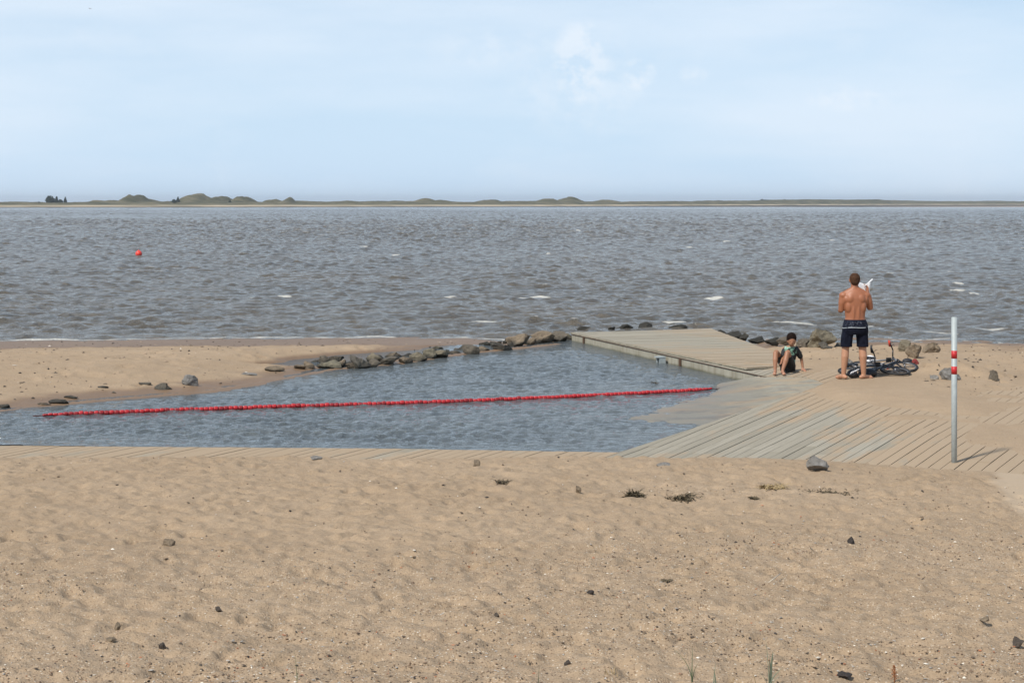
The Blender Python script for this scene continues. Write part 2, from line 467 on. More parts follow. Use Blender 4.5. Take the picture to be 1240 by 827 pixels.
def front_y(x):
    return np.interp(x, [p[0] for p in PW], [p[1] for p in PW])
def sea_y(x):
    return np.interp(x, [-30, -13, -1.2, 0.0, 0.7, 1.5, 4.8, 6.0, 8.0, 13, 30],
                     [40.6, 40.9, 41.5, 40.6, 38.9, 38.0, 38.0, 39.0, 39.7, 39.7, 39.4])
def deckz(x, y):
    return np.clip(-0.18 + 0.0442 * (x - 1.37) + 0.0013 * (y - 20.5), -0.17, 0.0)
def gauss(x, y, cx, cy, sx, sy, rot=0):
    c, s = math.cos(rot), math.sin(rot)
    u = (x - cx) * c + (y - cy) * s; v = -(x - cx) * s + (y - cy) * c
    return np.exp(-(u / sx) ** 2 - (v / sy) ** 2)
PUD = [(395, 436, .9, .5), (345, 441, 1.0, .25), (440, 431, .8, .5), (505, 427, .8, .35), (556, 421, .5, .35)]
PUDW = [tuple(W(a, b, ZP)) + (c, d) for a, b, c, d in PUD]
FG_Y = [-12, 0, 5, 8.4, 11, 14, 16.5, 18.0, 19.2, 20.0, 20.6, 21.2]
FG_Z = [1.6, 1.35, 0.82, 0.50, 0.335, 0.18, 0.06, -0.01, -0.085, -0.165, -0.30, -0.9]
PK = [W(1197, 570, 0.02), W(1262, 690, 0.2)]
def ground(x, y):
    x = np.asarray(x, float); y = np.asarray(y, float)
    sd_ = sdist(POOL, x, y)
    t = sea_y(x) + fbm(x * .35, y * 0.0 + 3, 5, 3) * 0.9 - y
    slope = ZS + 0.058 * t
    slope = np.where(t < 0, ZS + 0.035 * t, slope)
    slope = np.maximum(slope, -2.5)
    # left spit
    edge = fbm(x * .8, y * .8, 31, 3) * 0.35
    spit = ZP - 0.02 + 0.075 * np.clip(sd_ + edge + 0.12, 0, 3.4) + fbm(x * .5, y * .7, 9, 4) * 0.05 + fbm(x * 2.2, y * 2.6, 12, 3) * 0.02
    gro = gauss(y - (np.interp(x, [-4, 1.4], [32.0, 38.0])), 0 * x, 0, 0, 1.0, 1) * sstep(-4.5, -3, x) * (1 - sstep(1.4, 1.7, x))
    spit = spit - 0.10 * gauss(x, y, -1.5, 36.2, 3.2, 1.2, 0.9)
    for cx, cy, sx, sy in PUDW:
        spit = spit - 0.20 * gauss(x, y, cx, cy, sx, sy, 0.35)
    spit = np.minimum(spit, np.maximum(slope, -2.5))
    spit = np.maximum(spit, np.where(gro > 0.5, -0.24, -3))
    dfar = np.full(np.shape(x), 1e9)
    for i in range(len(PE) - 1):
        a = PE[i]; e = PE[i + 1] - a
        tq = np.clip(((x - a[0]) * e[0] + (y - a[1]) * e[1]) / (e @ e), 0, 1)
        dfar = np.minimum(dfar, (x - a[0] - e[0] * tq) ** 2 + (y - a[1] - e[1] * tq) ** 2)
    dfar = np.sqrt(dfar)
    pool_bed = np.where(sd_ < 0, np.maximum(ZP + 0.02 - 0.12 * dfar + edge * 0.07 - 0.5 * sstep(0.9, 0.2, WF[1] - y), -1.0), spit)
    side = (x - WF[0]) + 0.3187 * (y - WF[1])
    left = np.where(y > 27.9, side < 0, (x - D0[0]) - (y - D0[1]) * (R3[0] - D0[0]) / (R3[1] - D0[1]) < 0)
    # right: deck zone and its sand cover
    n1 = fbm(x * 0.9, y * 0.9, 41, 4)
    o = -0.036 + 0.040 * sstep(4.4, 6.4, x + 0.12 * (y - 22)) + n1 * 0.055
    for (a, b, sx, sy, am) in [(1062, 478, 0.95, 0.8, .075), (1120, 462, 1.5, 1.1, .085), (925, 440, 1.5, 0.42, .065), (1010, 434, 1.5, 0.9, .10), (1160, 490, 1.0, .7, .025),
                                (905, 430, .6, .5, .02), (1085, 505, .5, .3, .04), (960, 428, 0.9, 0.8, .07)]:
        c = W(a, b, 0); o = o + am * gauss(x, y, c[0], c[1], sx, sy, 0.25)
    o = o + 0.06 * sstep(9.0, 9.6, x) + 0.11 * sstep(29.8, 31.2, y - 0.3187 * (x - 4.3)) * sstep(5.0, 6.6, x + 0.3 * (y - 31))
    o = o + 0.022 * gauss(x, y, 7.0, 20.5, 2.2, 0.8, 0.2) + 0.026 * gauss(x, y, 6.0, 22.8, 1.0, 0.5, 0.3) + 0.02 * fbm(x * 1.7, y * 0.8, 47, 3) * sstep(3.5, 5.0, x)
    o = np.maximum(o, -0.058 + 0.053 * sstep(4.2, 6.6, x + 0.2 * n1))
    o = np.clip(o, -0.058, 0.055)
    far = fbm(x * .7, y * .9, 52, 4) * 0.05 + fbm(x * 2.4, y * 3.1, 56, 3) * 0.022
    rz = np.minimum(deckz(x, y) + o, slope + 0.02 + far)
    rz = rz + far * sstep(29, 32, y)
    rz = rz + 0.20 * gauss(x, y, 6.5, 33.8, 1.6, 2.4) * (y > 28)
    # low ridge beside the bikes and mound at right
    rz = rz + 0.10 * gauss(x, y, 7.35, 28.2, 0.7, 0.4) + 0.16 * gauss(x, y, 7.9, 27.8, 0.55, 0.5) + 0.05 * gauss(x, y, 8.6, 29.5, 2.0, 1.2)
    g = np.where(left, pool_bed, rz)
    g = np.where((np.abs(side) < 0.42) & (y > 28.2) & (y < 37.7), -0.6, g)
    # under the ramp and deck edge keep the bed low inside the pool
    g = np.where((~left) & (sd_ < 0.0), -0.6, g)
    frz = (sd_ < 0) & (y < front_y(x) + 0.6)
    g = np.where(frz, np.minimum(g, -0.45), g)
    # front beach
    fz = np.interp(y + fbm(x * .9, x * 0 + 1, 71, 3) * 0.32, FG_Y, FG_Z)
    fz = fz + fbm(x * .45, y * .45, 73, 3) * 0.05 * sstep(20.6, 18.5, y)
    strip = np.where((x < D0[0] + 0.2) & (y < front_y(x)), -0.30, g)
    dk = np.where(y < front_y(np.minimum(x, 1.4)), np.where(x < D0[0], -0.30, np.where((side > -99) & (sd_ > 0), deckz(x, y) + o, -0.6)), strip)
    res = np.where(y < 21.5, np.maximum(dk, fz), g)
    return res
def gz(x, y): return float(ground(np.array([x]), np.array([y]))[0])
def place(px, py, dz=0.0, fixed=None):
    z = 0.0
    for _ in range(8):
        x, y = ptw(px, py, z)
        z = fixed if fixed is not None else gz(x, y)
    return x, y, z + dz

# ---- sand sheet
NR, NCt = 880, 1150
ys = np.concatenate([np.linspace(-10, 4, 12), np.geomspace(4.2, 62, NR - 12)])
tt = np.linspace(-1, 1, NCt)
ts = 0.62 * tt + 0.55 * tt ** 3
Y, T = np.meshgrid(ys, ts, indexing='ij')
X = T * np.maximum(Y + 7.0, 14.0)
Z = ground(X, Y)
pk = (X - PK[0][0]) * (PK[1][1] - PK[0][1]) - (Y - PK[0][1]) * (PK[1][0] - PK[0][0])
pn = math.hypot(*(PK[1] - PK[0]))
packed = sstep(-0.06, 0.08, -pk / pn + fbm(X * 2, Y * 2, 88, 3) * 0.16) * sstep(19.0, 18.2, Y) * sstep(1, 6, X)
# trampled surface: hummocks and footprints
fgm = sstep(-0.02, 0.05, np.interp(Y, FG_Y, FG_Z) - deckz(X, Y))
amp = np.where(Y < 21, fgm, 0.0)
rug = 0.02 + (np.abs(fbm(X * 2.1, Y * 2.1, 101, 3)) * -0.055 + fbm(X * 7.4, Y * 7.4, 107, 3) * 0.031 + fbm(X * 15, Y * 15, 109, 3) * 0.022 + 0.012)
Z = Z + rug * amp * (1 - 0.9 * packed)
bk = sstep(26, 27.5, Y) * (Z > ZP + 0.03) * (Z < 5) * np.where(X < 1, 1, sstep(29.5, 31, Y))
Z = Z + bk * (fbm(X * 3, Y * 3, 111, 3) * 0.024 - np.abs(vn(X * 4.5, Y * 4.5, 115)) * 0.016)
def stamp(cx, cy, L, Wd, dep, ang):
    r0 = np.searchsorted(ys, cy - 0.45); r1 = np.searchsorted(ys, cy + 0.45)
    if r1 <= r0: return
    x = X[r0:r1]; y = Y[r0:r1]
    c, s = math.cos(ang), math.sin(ang)
    u = ((x - cx) * c + (y - cy) * s) / L; v = (-(x - cx) * s + (y - cy) * c) / Wd
    q = u * u + v * v
    Z[r0:r1] += -dep * np.exp(-q * 1.1) + dep * 0.45 * np.exp(-((np.sqrt(q) - 1.5) / 0.4) ** 2)
for i in range(1500):
    yy = 7 + 13 * rng.random() ** 0.9; xx = (rng.random() * 2 - 1) * (yy * 0.36 + 0.6)
    if xx > 5.2 and yy > 12: continue
    stamp(xx, yy, 0.10 + .05 * rng.random(), 0.05 + .03 * rng.random(), 0.010 + 0.020 * rng.random(), rng.random() * math.pi)
for i in range(420):                                    # spit and the beach behind the bikes
    if rng.random() < 0.65: xx, yy = -12 + 11 * rng.random(), 27 + 12 * rng.random()
    else: xx, yy = 6.6 + 6 * rng.random(), 26 + 8 * rng.random()
    if gz(xx, yy) > ZP + 0.06:
        stamp(xx, yy, 0.14, 0.08, 0.02 + 0.02 * rng.random(), rng.random() * 3.14)
sdp = sdist(POOL, X, Y)
left = np.where(Y > 27.9, ((X - WF[0]) + 0.3187 * (Y - WF[1])) < 0, (X - D0[0]) - (Y - D0[1]) * (R3[0] - D0[0]) / (R3[1] - D0[1]) < 0)
wet = np.maximum(np.where(left, 1 - sstep(ZP + 0.02, ZP + 0.075, Z + fbm(X, Y, 120, 3) * 0.02), 0),
                 1 - sstep(ZS + 0.12, ZS + 0.30, Z + fbm(X * .6, Y * .6, 121, 3) * 0.08))
wet = np.where(Y < 21.3, 0.0, wet)
grav = sstep(17.5, 10.5, Y + fbm(X * .5, Y * .5, 130, 3) * 4 - 0.30 * X) * (1 - packed)
grav = np.maximum(grav, 0.18 * (Y < 22))
V = np.stack([X, Y, Z], -1).reshape(-1, 3)
F = grid_faces(len(ys), NCt)
gobj = from_arrays('sand', V, F, M['sand'], None, True, {'wet': wet.reshape(-1), 'gravel': grav.reshape(-1), 'packed': packed.reshape(-1)})
set_props(gobj, kind='structure')
Zg = Z
def gzm(x, y):
    """height of the finished sand sheet"""
    r = int(np.clip(np.searchsorted(ys, y), 1, len(ys) - 1))
    r = r if abs(ys[r] - y) < abs(ys[r - 1] - y) else r - 1
    t = x / max(ys[r] + 7.0, 14.0)
    c = int(np.clip(np.searchsorted(ts, t), 1, NCt - 1))
    return float(max(Zg[r, c], Zg[r, c - 1]))
def placem(px, py, fixed=None):
    z = 0.0
    for _ in range(8):
        x, y = ptw(px, py, z)
        z = fixed if fixed is not None else gzm(x, y)
    return x, y, z
# sea bed and land far out, one big sheet under the water
bm = bmesh.new()
for v in [(-9000, -600, -2.6), (9000, -600, -2.6), (9000, 9000, -2.6), (-9000, 9000, -2.6)]: bm.verts.new(v)
bm.faces.new(bm.verts); set_props(from_bm('seabed', bm, M['sand'], None), kind='structure')

# ------------------------------------------------------------------ sea
def waves(x, y, n, lmin, lmax, slope, seed, spread, base_ang):
    r = np.random.default_rng(seed); z = 0; 
    for i in range(n):
        L = lmin * (lmax / lmin) ** r.random()
        a = base_ang + r.normal() * spread
        k = 2 * math.pi / L
        ph = r.random() * 6.28
        A = slope / k / math.sqrt(n)
        th = k * (x * math.cos(a) + y * math.sin(a)) + ph
        z = z + A * (np.sin(th) - 0.28 * np.cos(2 * th))
    return z
NRs, NCs = 620, 1150
ya = [36.0]
while ya[-1] < 9000 and len(ya) < 1400:
    yq = ya[-1]
    ya.append(yq + (max(0.13, min(1.25, 0.16 * (yq / 60) ** 1.15)) if yq < 900 else 1.25 * (yq / 900) ** 3.5))
ya = np.array(ya)
tsn = np.linspace(-1, 1, NCs); tsn = 0.37 * tsn + 0.33 * tsn ** 5
YS, TS = np.meshgrid(ya, tsn, indexing='ij')
XS = TS * YS
depth = (ZS - ground(np.clip(XS, -40, 40), np.minimum(YS, 62)))
depth = np.where(YS > 61, 1.0, depth)
shoal = sstep(-0.02, 0.14, depth)
fade = 1 / (1 + (YS / 1000) ** 4)
gust = np.clip(0.88 + 0.5 * fbm(XS * .012, YS * .012, 201, 4), 0.5, 1.3)
z1 = waves(XS, YS, 90, 0.48, 1.7, 0.44, 3, 0.85, -1.57 + 0.3) * (0.25 + 0.75 * shoal)
z3 = waves(XS, YS, 60, 1.4, 3.4, 0.42, 14, 0.75, -1.57 + 0.2) * sstep(60, 260, YS)
z2 = waves(XS, YS, 50, 0.32, 0.6, 0.36, 4, 0.9, -1.57 - 0.1) * (0.35 + 0.65 * shoal)
ZW = ZS + (z1 + z3 + z2 * np.exp(-(YS / 90) ** 2)) * fade * gust * 0.62
# foam: little caps on crests plus the wash line
foam = np.zeros_like(YS)
cap = fbm(XS * .10, YS * .10, 211, 2)
zr_ = (ZW - ZS) / (np.std(ZW[(YS < 120) & (depth > .3)] - ZS) + 1e-6)
foam = np.maximum(foam, sstep(2.2, 3.0, zr_ + 2.2 * cap + 0.5 * fbm(XS * 1.4, YS * .6, 212, 2)) * (depth > .1) * 0.46 * (YS < 330))
def fpatch(px, py, wpx, hpx, a=1.0):
    global foam
    x0, y0 = ptw(px, py, ZS)
    sx = wpx / 2 / FP * y0 * .8; sy = hpx / 2 * y0 * y0 / (FP * (HC - ZS)) * .75; a *= .92; x0 += 0
    foam = np.maximum(foam, a * gauss(XS, YS + 0.5 * sy * np.sin(XS * 2.1), x0, y0, sx, sy) ** 0.8)
for q in [(646, 360.5, 60, 2.6), (545, 360, 26, 1.8), (864, 362, 34, 2), (588, 390, 50, 2.4), (455, 399, 52, 2.2), (345, 359, 26, 1.6), (310, 361, 30, 1.2, .8),
          (795, 360, 34, 1.4, .8), (1160, 352, 22, 2), (1180, 356, 16, 1.5), (1075, 331, 20, 1.5, .9), (1005, 291, 16, 1.2), (880, 293, 14, 1.3), (1152, 329, 12, 1.6),
          (835, 300, 12, 1.4), (700, 280, 10, 1.2), (480, 309, 14, 1.3), (665, 308, 10, 1.3), (440, 299, 14, 1.2), (1160, 344, 18, 1.3), (1090, 346, 26, 1.5),
          (1130, 404, 90, 1.6, .9), (960, 393, 110, 2.2, .8), (870, 390, 60, 2.0, .8), (1200, 399, 80, 1.6, .8), (820, 391, 60, 1.8, .8), (1238, 301, 6, 1.6), (1050, 395, 60, 1.8, .7)]:
    fpatch(*q)
wash = np.exp(-((depth - 0.012 - 0.010 * vn(XS * .8, YS * 0, 220)) / 0.009) ** 2)
foam = np.maximum(foam, wash * (0.62 + 0.35 * vn(XS * .5, YS * .2, 222)))
wash2 = np.exp(-((depth - 0.12) / 0.03) ** 2) * (vn(XS * .35, YS * .3, 223) > 0.0)
foam = np.maximum(foam, wash2 * 0.36)
ZW = ZW + 0.03 * np.clip(foam, 0, 1) * (depth > 0.05)
keep = depth > -0.30
F = grid_faces(len(ya), NCs, keep)
far_a = 0.6 * sstep(450, 1000, YS) * np.ones_like(XS)
Vv, F, fo, fa = compact(np.stack([XS, YS, ZW], -1).reshape(-1, 3), F, foam.reshape(-1), far_a.reshape(-1))

set_props(from_arrays('sea', Vv, F, M['sea'], None, True, {'foam': fo, 'far': fa}), kind='structure')

# ------------------------------------------------------------------ pool water
xs = np.arange(-15.5, 5.6, 0.035); yp = np.arange(19.8, 40, 0.045)
XP, YP = np.meshgrid(xs, yp)
sp = sdist(POOL, XP, YP)
sideP = (XP - WF[0]) + 0.3187 * (YP - WF[1])
keep = (sp < 0.30) & (sideP < 0.02 + 10 * (YP < 28.6))
keep = (sp < 0.30) & ((sideP < 0.05) | (YP < 28.6))
for cx, cy, sx, sy in PUDW:
    keep |= gauss(XP, YP, cx, cy, sx * 1.6, sy * 1.6, 0.35) > 0.2
keep &= ~((YP < front_y(XP) - 0.05) & (XP < 1.4))
calm = sstep(0.0, -1.4, sp) * 0.8 + 0.2
calm = calm * (1 - 0.85 * gauss(XP, YP, 1.0, 36.6, 2.2, 1.6)) * (0.75 + 0.7 * fbm(XP * .25, YP * .25, 240, 3))
calm = np.clip(calm, 0.05, 1.3)
ZPm = ZP + (waves(XP, YP, 60, 0.15, 0.38, 0.30, 8, 0.9, -1.35) * 0.9 + waves(XP, YP, 20, 0.6, 1.4, 0.05, 9, 0.5, -1.5)) * calm
ZPm = np.where(sp > 0, ZP, ZPm)
F = grid_faces(len(yp), len(xs), keep)
Vv, F = compact(np.stack([XP, YP, ZPm], -1).reshape(-1, 3), F)
set_props(from_arrays('pool_water', Vv, F, M['pool'], None, True, {'foam': np.zeros(len(Vv)), 'far': np.zeros(len(Vv))}), kind='structure')

# ------------------------------------------------------------------ boards
def clip_poly(poly, cp):
    """Sutherland-Hodgman, cp convex and clockwise (interior on the right)"""
    outp = poly
    for i in range(len(cp)):
        a = cp[i]; b = cp[(i + 1) % len(cp)]
        e = b - a; inp = outp; outp = []
        if not inp: return []
        f = lambda p: e[0] * (p[1] - a[1]) - e[1] * (p[0] - a[0])   # <=0 on the right
        for j in range(len(inp)):
            p = inp[j]; q = inp[(j + 1) % len(inp)]
            fp, fq = f(p), f(q)
            if fp <= 0: outp.append(p)
            if (fp <= 0) != (fq <= 0):
                s = fp / (fp - fq); outp.append(p + (q - p) * s)
    return outp
def cw(poly):
    poly = [np.array(p, float) for p in poly]
    a = sum(poly[i][0] * poly[(i + 1) % len(poly)][1] - poly[(i + 1) % len(poly)][0] * poly[i][1] for i in range(len(poly)))
    return poly if a < 0 else poly[::-1]
def boards(name, polys, u, pitch, gap, zf, mat, parent, thick=0.04, dust=None, seg=0.8, seed=1, lift=0.004):
    u = np.array(u, float); v = np.array([-u[1], u[0]])
    polys = [cw(p) for p in polys]
    allp = np.array([q for p in polys for q in p])
    ua, va = allp @ u, allp @ v
    Vs = []; Fs = []; tone = []; dst = []
    rr = random.Random(seed)
    k0, k1 = int(math.floor(va.min() / pitch)), int(math.ceil(va.max() / pitch))
    for k in range(k0, k1 + 1):
        v0, v1 = k * pitch + gap / 2, (k + 1) * pitch - gap / 2
        s = ua.min() - rr.random() * 3
        nxt = s + 2.5 + rr.random() * 2; tn = rr.random(); dz = rr.uniform(-lift, lift)
        while s < ua.max():
            e = min(s + seg, nxt); butt = e == nxt
            cell = [u * a + v * b for a, b in ((s, v0), (e - (0.006 if butt else 0), v0), (e - (0.006 if butt else 0), v1), (s, v1))]
            for cp in polys:
                c = clip_poly(cell, cp)
                if len(c) >= 3:
                    i0 = len(Vs); n = len(c)
                    for q in c:
                        z = float(zf(q[0], q[1])) + dz
                        Vs.append((q[0], q[1], z)); tone.append(tn); dst.append(dust(q[0], q[1]) if dust else 0.5)
                    for q in c:
                        z = float(zf(q[0], q[1])) + dz - thick
                        Vs.append((q[0], q[1], z)); tone.append(tn); dst.append(0)
                    Fs.append(list(range(i0, i0 + n))); 
                    for j in range(n):
                        Fs.append([i0 + j, i0 + n + j, i0 + n + (j + 1) % n, i0 + (j + 1) % n])
            s = e
            if butt:
                nxt = s + 2.5 + rr.random() * 2; tn = rr.random(); dz = rr.uniform(-lift, lift)
    me = bpy.data.meshes.new(name); me.from_pydata(Vs, [], Fs); me.update()
    for an, av in (('tone', tone), ('dust', dst)):
        a = me.attributes.new(an, 'FLOAT', 'POINT'); a.data.foreach_set('value', av)
    bmx = bmesh.new(); bmx.from_mesh(me); bmesh.ops.recalc_face_normals(bmx, faces=bmx.faces); bmx.to_mesh(me); bmx.free()
    return link_mesh(name, me, mat, parent, False)
def dust_low(x, y):
    if x < D0[0]: return 0.72
    o = 0.30 + 0.62 * float(sstep(3.6, 6.4, x)) + 0.5 * float(gauss(np.float64(x), np.float64(y), 5.6, 24.6, 1.4, 1.2)) + 0.25 * float(sstep(20.5, 19.0, y))
    return min(1.0, o)
lower = thing('boardwalk', 'weathered grey plank boardwalk laid diagonally along the pool, half buried in blown sand', 'boardwalk', (0, 0, 0))
Q = W(905, 446, 0)
Qr = Q + WP * 5.4
FYl = [(-15, front_y(-15.0)), (D0[0], float(front_y(D0[0])))]
pstrip = [(-15.5, 18.6), (-15.5, float(PW[0][1])), tuple(PW[0]), tuple(PW[1]), tuple(PW[2]), tuple(PW[3]), (D0[0], float(PW[4][1])), (D0[0], 18.6)]
pm1 = [tuple(D0), tuple(R3), (9.4, R3[1]), (9.4, 17.6), (D0[0], 17.6)]
pm2 = [tuple(R3), tuple(R2), (9.4, R2[1]), (9.4, R3[1])]
pm3 = [tuple(R2), tuple(R1), tuple(Q), tuple(Qr), (9.4, R2[1])]
for o_ in [boards('planking', [pstrip, pm1, pm2, pm3], UDIR, 0.152, 0.0105, lambda x, y: deckz(x, y), M['wood_low'], lower, dust=dust_low, seed=3, lift=0.0025)]: pass

# ---- pier
pier = thing('pier', 'low wooden pier with plank top and stained concrete side wall running out to sea', 'pier', (0, 0, 0))
A0, A1 = WF, Q
B0, B1 = WF + WP * 3.55, Q + WP * 3.2
over = -WP * 0.02
boards('planking', [[A0 + over, B0, np.array([5.25, 33.4]), np.array([5.55, 30.0]), A1 + over]], WP, 0.145, 0.008, lambda x, y: 0.0 + 0.012 * math.sin(x * .7 + y * .4), M['wood_pier'], pier,
       dust=lambda x, y: 0.30 + 0.5 * float(sstep(35.5, 30.5, y)) + 0.3 * float(sstep(1.5, 3.2, (x - WF[0]) + 0.3187 * (y - WF[1]))), seed=5)
def wallbox(bm, p0, p1, inward, th, z0, z1):
    n = inward / np.linalg.norm(inward) * th
    P = [p0, p1, p1 + n, p0 + n]
    vs = [bm.verts.new((q[0], q[1], z)) for z in (z0, z1) for q in P]
    for f in ((0, 1, 2, 3), (4, 5, 6, 7), (0, 1, 5, 4), (1, 2, 6, 5), (2, 3, 7, 6), (3, 0, 4, 7)):
        bm.faces.new([vs[i] for i in f])
bm = bmesh.new()
Ltot = float(np.linalg.norm(WF - R1)); dirw = (R1 - WF) / Ltot
cuts = [0, 0.85, 6.15, Ltot + 0.35]
for a, b in zip(cuts[:-1], cuts[1:]):
    wallbox(bm, WF + dirw * (a + 0.012), WF + dirw * (b - 0.012), WP, 0.2, -1.2, -0.045)
wallbox(bm, WF + WP * 0.22, B0 - WP * 0.02, dirw, 0.2, -1.2, -0.045)
K0 = np.array([5.25, 33.4]); dk_ = (K0 - B0) / np.linalg.norm(K0 - B0); nk_ = np.array([dk_[1], -dk_[0]])
wallbox(bm, B0 + dk_ * 0.26 + nk_ * 0.03, K0 + nk_ * 0.03, nk_, 0.2, -1.2, -0.045)
bmesh.ops.bevel(bm, geom=bm.edges[:], offset=0.012, segments=1, affect='EDGES')
from_bm('side_wall', bm, M['concrete'], pier, False)
for c in cuts[1:-1]:
    bm = bmesh.new(); wallbox(bm, WF + dirw * (c - 0.05) - WP * 0.012, WF + dirw * (c + 0.03) - WP * 0.012, -WP, 0.018, -0.75, -0.05)
    from_bm('joint_cover', bm, M['rust'], pier, False)
bm = bmesh.new()
wallbox(bm, WF - WP * 0.014, R1 - WP * 0.014, WP, 0.012, -0.058, -0.043)
from_bm('edge_beam', bm, M['rust'], pier, False)
# small metal step on the wall
def on_wall(px, py):
    k = (px - 620) / FP
    d = (WF[0] + 0.3187 * WF[1]) / (k + 0.3187)
    return np.array([k * d, d]), HC - (py - HY) * d / FP
pw, zt = on_wall(804, 431.5)
st = thing('wall_step', 'small galvanised steel bracket step fixed to the pier wall above the pool water', 'bracket', (pw[0], pw[1], zt))
bm = bmesh.new(); wallbox(bm, -dirw * 0.09, dirw * 0.09, -WP, 0.17, -0.02, 0.0); from_bm('tread', bm, M['steel'], st, False)
for s in (-0.085, 0.06):
    bm = bmesh.new(); wallbox(bm, dirw * s, dirw * (s + 0.025), -WP, 0.13, -0.16, -0.02); from_bm('bracket_leg', bm, M['steel'], st, False)

# ---- concrete ramp going down into the pool
def rbf(pts):
    P = np.array([p[:2] for p in pts]); z = np.array([p[2] for p in pts]); n = len(P)
    def U(r2): return np.where(r2 > 1e-12, r2 * np.log(r2 + 1e-12), 0) * 0.5
    A = np.zeros((n + 3, n + 3)); r2 = ((P[:, None] - P[None]) ** 2).sum(-1)
    A[:n, :n] = U(r2); A[:n, n] = 1; A[:n, n + 1:] = P; A[n, :n] = 1; A[n + 1:, :n] = P.T
    s = np.linalg.solve(A, np.concatenate([z, np.zeros(3)]))
    def f(x, y):
        r = s[n] + s[n + 1] * x + s[n + 2] * y
        for i in range(n): r = r + s[i] * U((x - P[i, 0]) ** 2 + (y - P[i, 1]) ** 2)
        return r
    return f
cps = []
for (a, b, z) in [(932, 454, -.006), (975, 456, -.008), (1000, 464, -.012), (897, 460.5, ZP), (872, 472, ZP), (845, 481, ZP), (820, 489, ZP), (793, 498, ZP), (768, 507, ZP), (790, 509.5, ZP - .004),
                  (820, 512, ZP - .004), (845, 516, ZP), (815, 528, ZP - .02), (780, 540, ZP - .03), (750, 548, ZP - .04), (700, 548, -.35), (720, 505, -.30), (780, 485, -.30), (840, 466, -.33), (700, 480, -.5),
                  (870, 500, ZP + .035), (900, 480, ZP + .06), (925, 495, -.075), (860, 511, ZP + .008), (950, 470, -.05), (900, 500, -.11), (620, 540, -.5), (640, 500, -.55), (830, 500, ZP + .014)]:
    q = W(a, b, z); cps.append((q[0], q[1], z))
rf = rbf(cps)
xr = np.arange(-0.5, 5.6, 0.05); yr = np.arange(20.3, 30.6, 0.05)
XR, YR = np.meshgrid(xr, yr)
ZR = rf(XR, YR) + fbm(XR * 1.5, YR * 1.5, 300, 3) * 0.010
ZR = np.minimum(ZR, deckz(XR, YR) - 0.006)
ZR = np.maximum(ZR, -0.6)
# trim exactly to the wall and boardwalk edges
eD = (R3 - D0) / np.linalg.norm(R3 - D0); nD = np.array([eD[1], -eD[0]])
sw = (XR - WF[0]) * WP[0] + (YR - WF[1]) * WP[1] - 0.03
sD = (XR - D0[0]) * nD[0] + (YR - D0[1]) * nD[1] - 0.06
sR = (XR - R2[0]) * 0.98 + (YR - R2[1]) * 0.19 - 0.02
e1 = (R1 - R2) / np.linalg.norm(R1 - R2)
sT = (XR - R2[0]) * e1[1] + (YR - R2[1]) * -e1[0]
sT = -( (XR - R2[0]) * -e1[1] + (YR - R2[1]) * e1[0]) * 1.0
keep = (sw < 0.02) | (YR < R1[1] + 0.05)
keep &= (sD < 0.04) & (sw < 0.2 + 5 * (YR < R1[1])) & (YR < 29.9)
topl = np.interp(XR, [R1[0] - .4, R1[0], R2[0], R3[0] + .1], [R1[1] + 1.3, R1[1] + 0.03, R2[1] + 0.03, R3[1] + 0.03])
keep &= (YR < topl) & (YR > 20.6)
F = grid_faces(len(yr), len(xr), keep)
Vv, F = compact(np.stack([XR, YR, ZR], -1).reshape(-1, 3), F)
rampo = from_arrays('ramp', Vv, F, M['ramp'], None, True)
rampo.name = 'concrete_ramp'
set_props(rampo, 'smooth grey concrete slipway sloping into the pool beside the pier, damp and sandy', 'ramp')

# ------------------------------------------------------------------ far shore
def px2(px, d, z): return ((px - 620) / FP * d, d, z)
def mat_island():
    m, t, b = newmat('dune_grass_and_sand'); g = NG(t); p = g.pos()
    n = g.noise(p, 0.05, 5, 0.6); n2 = g.noise(g.mapping(p, (0.012, 0.03, 0.2)), 1.0, 4, 0.6); n3 = g.noise(p, 0.25, 4, 0.7)
    c = g.ramp(n, [(0.34, (0.075, 0.074, 0.042)), (0.5, (0.125, 0.115, 0.068)), (0.68, (0.21, 0.18, 0.115))])
    c = g.mix(g.math('MULTIPLY', g.ramp(n3, [(0.4, 1.0), (0.6, 0.0)]), 0.4), c, (0.04, 0.042, 0.025))
    z = g.math('ADD', g.sepz(p), g.math('MULTIPLY', g.math('SUBTRACT', n2, 0.5), 1.6))
    sandm = g.ramp(g.math('MULTIPLY', z, 0.25), [(0.0, 1.0), (0.30, 1.0), (0.40, 0.0)])
    c = g.mix(g.math('MULTIPLY', sandm, g.ramp(n2, [(0.40, 0.35), (0.55, 1.0)])), c, (0.46, 0.38, 0.27))
    wd = g.ramp(g.math('ADD', g.sepz(p), 0.5), [(0.40, 1.0), (0.60, 0.0)])
    c = g.mix(wd, c, (0.055, 0.05, 0.045))
    t.links.new(c, b.inputs['Base Color']); b.inputs['Roughness'].default_value = 0.95
    b.inputs['Specular IOR Level'].default_value = 0.1
    return m
M['island'] = mat_island()
pxs = np.linspace(-420, 1700, 1500); tv = np.linspace(0, 1, 70)
shore_d = np.interp(pxs, [-420, 0, 420, 620, 820, 1000, 1100, 1240, 1700], [1080, 1180, 1330, 1450, 1750, 2150, 2500, 2750, 3100])
D2 = shore_d[:, None] + tv[None, :] * 420
X2 = (pxs[:, None] - 620) / FP * D2
t2 = tv[None, :] * np.ones_like(D2)
ltop = np.interp(pxs, [-420, -100, 85, 105, 400, 800, 920, 1000, 1060, 1130, 1300], [244, 245.6, 246.2, 244.8, 244.7, 244.6, 243.4, 242.2, 242.2, 244.2, 244.4])[:, None]
dist_in = t2 * 420
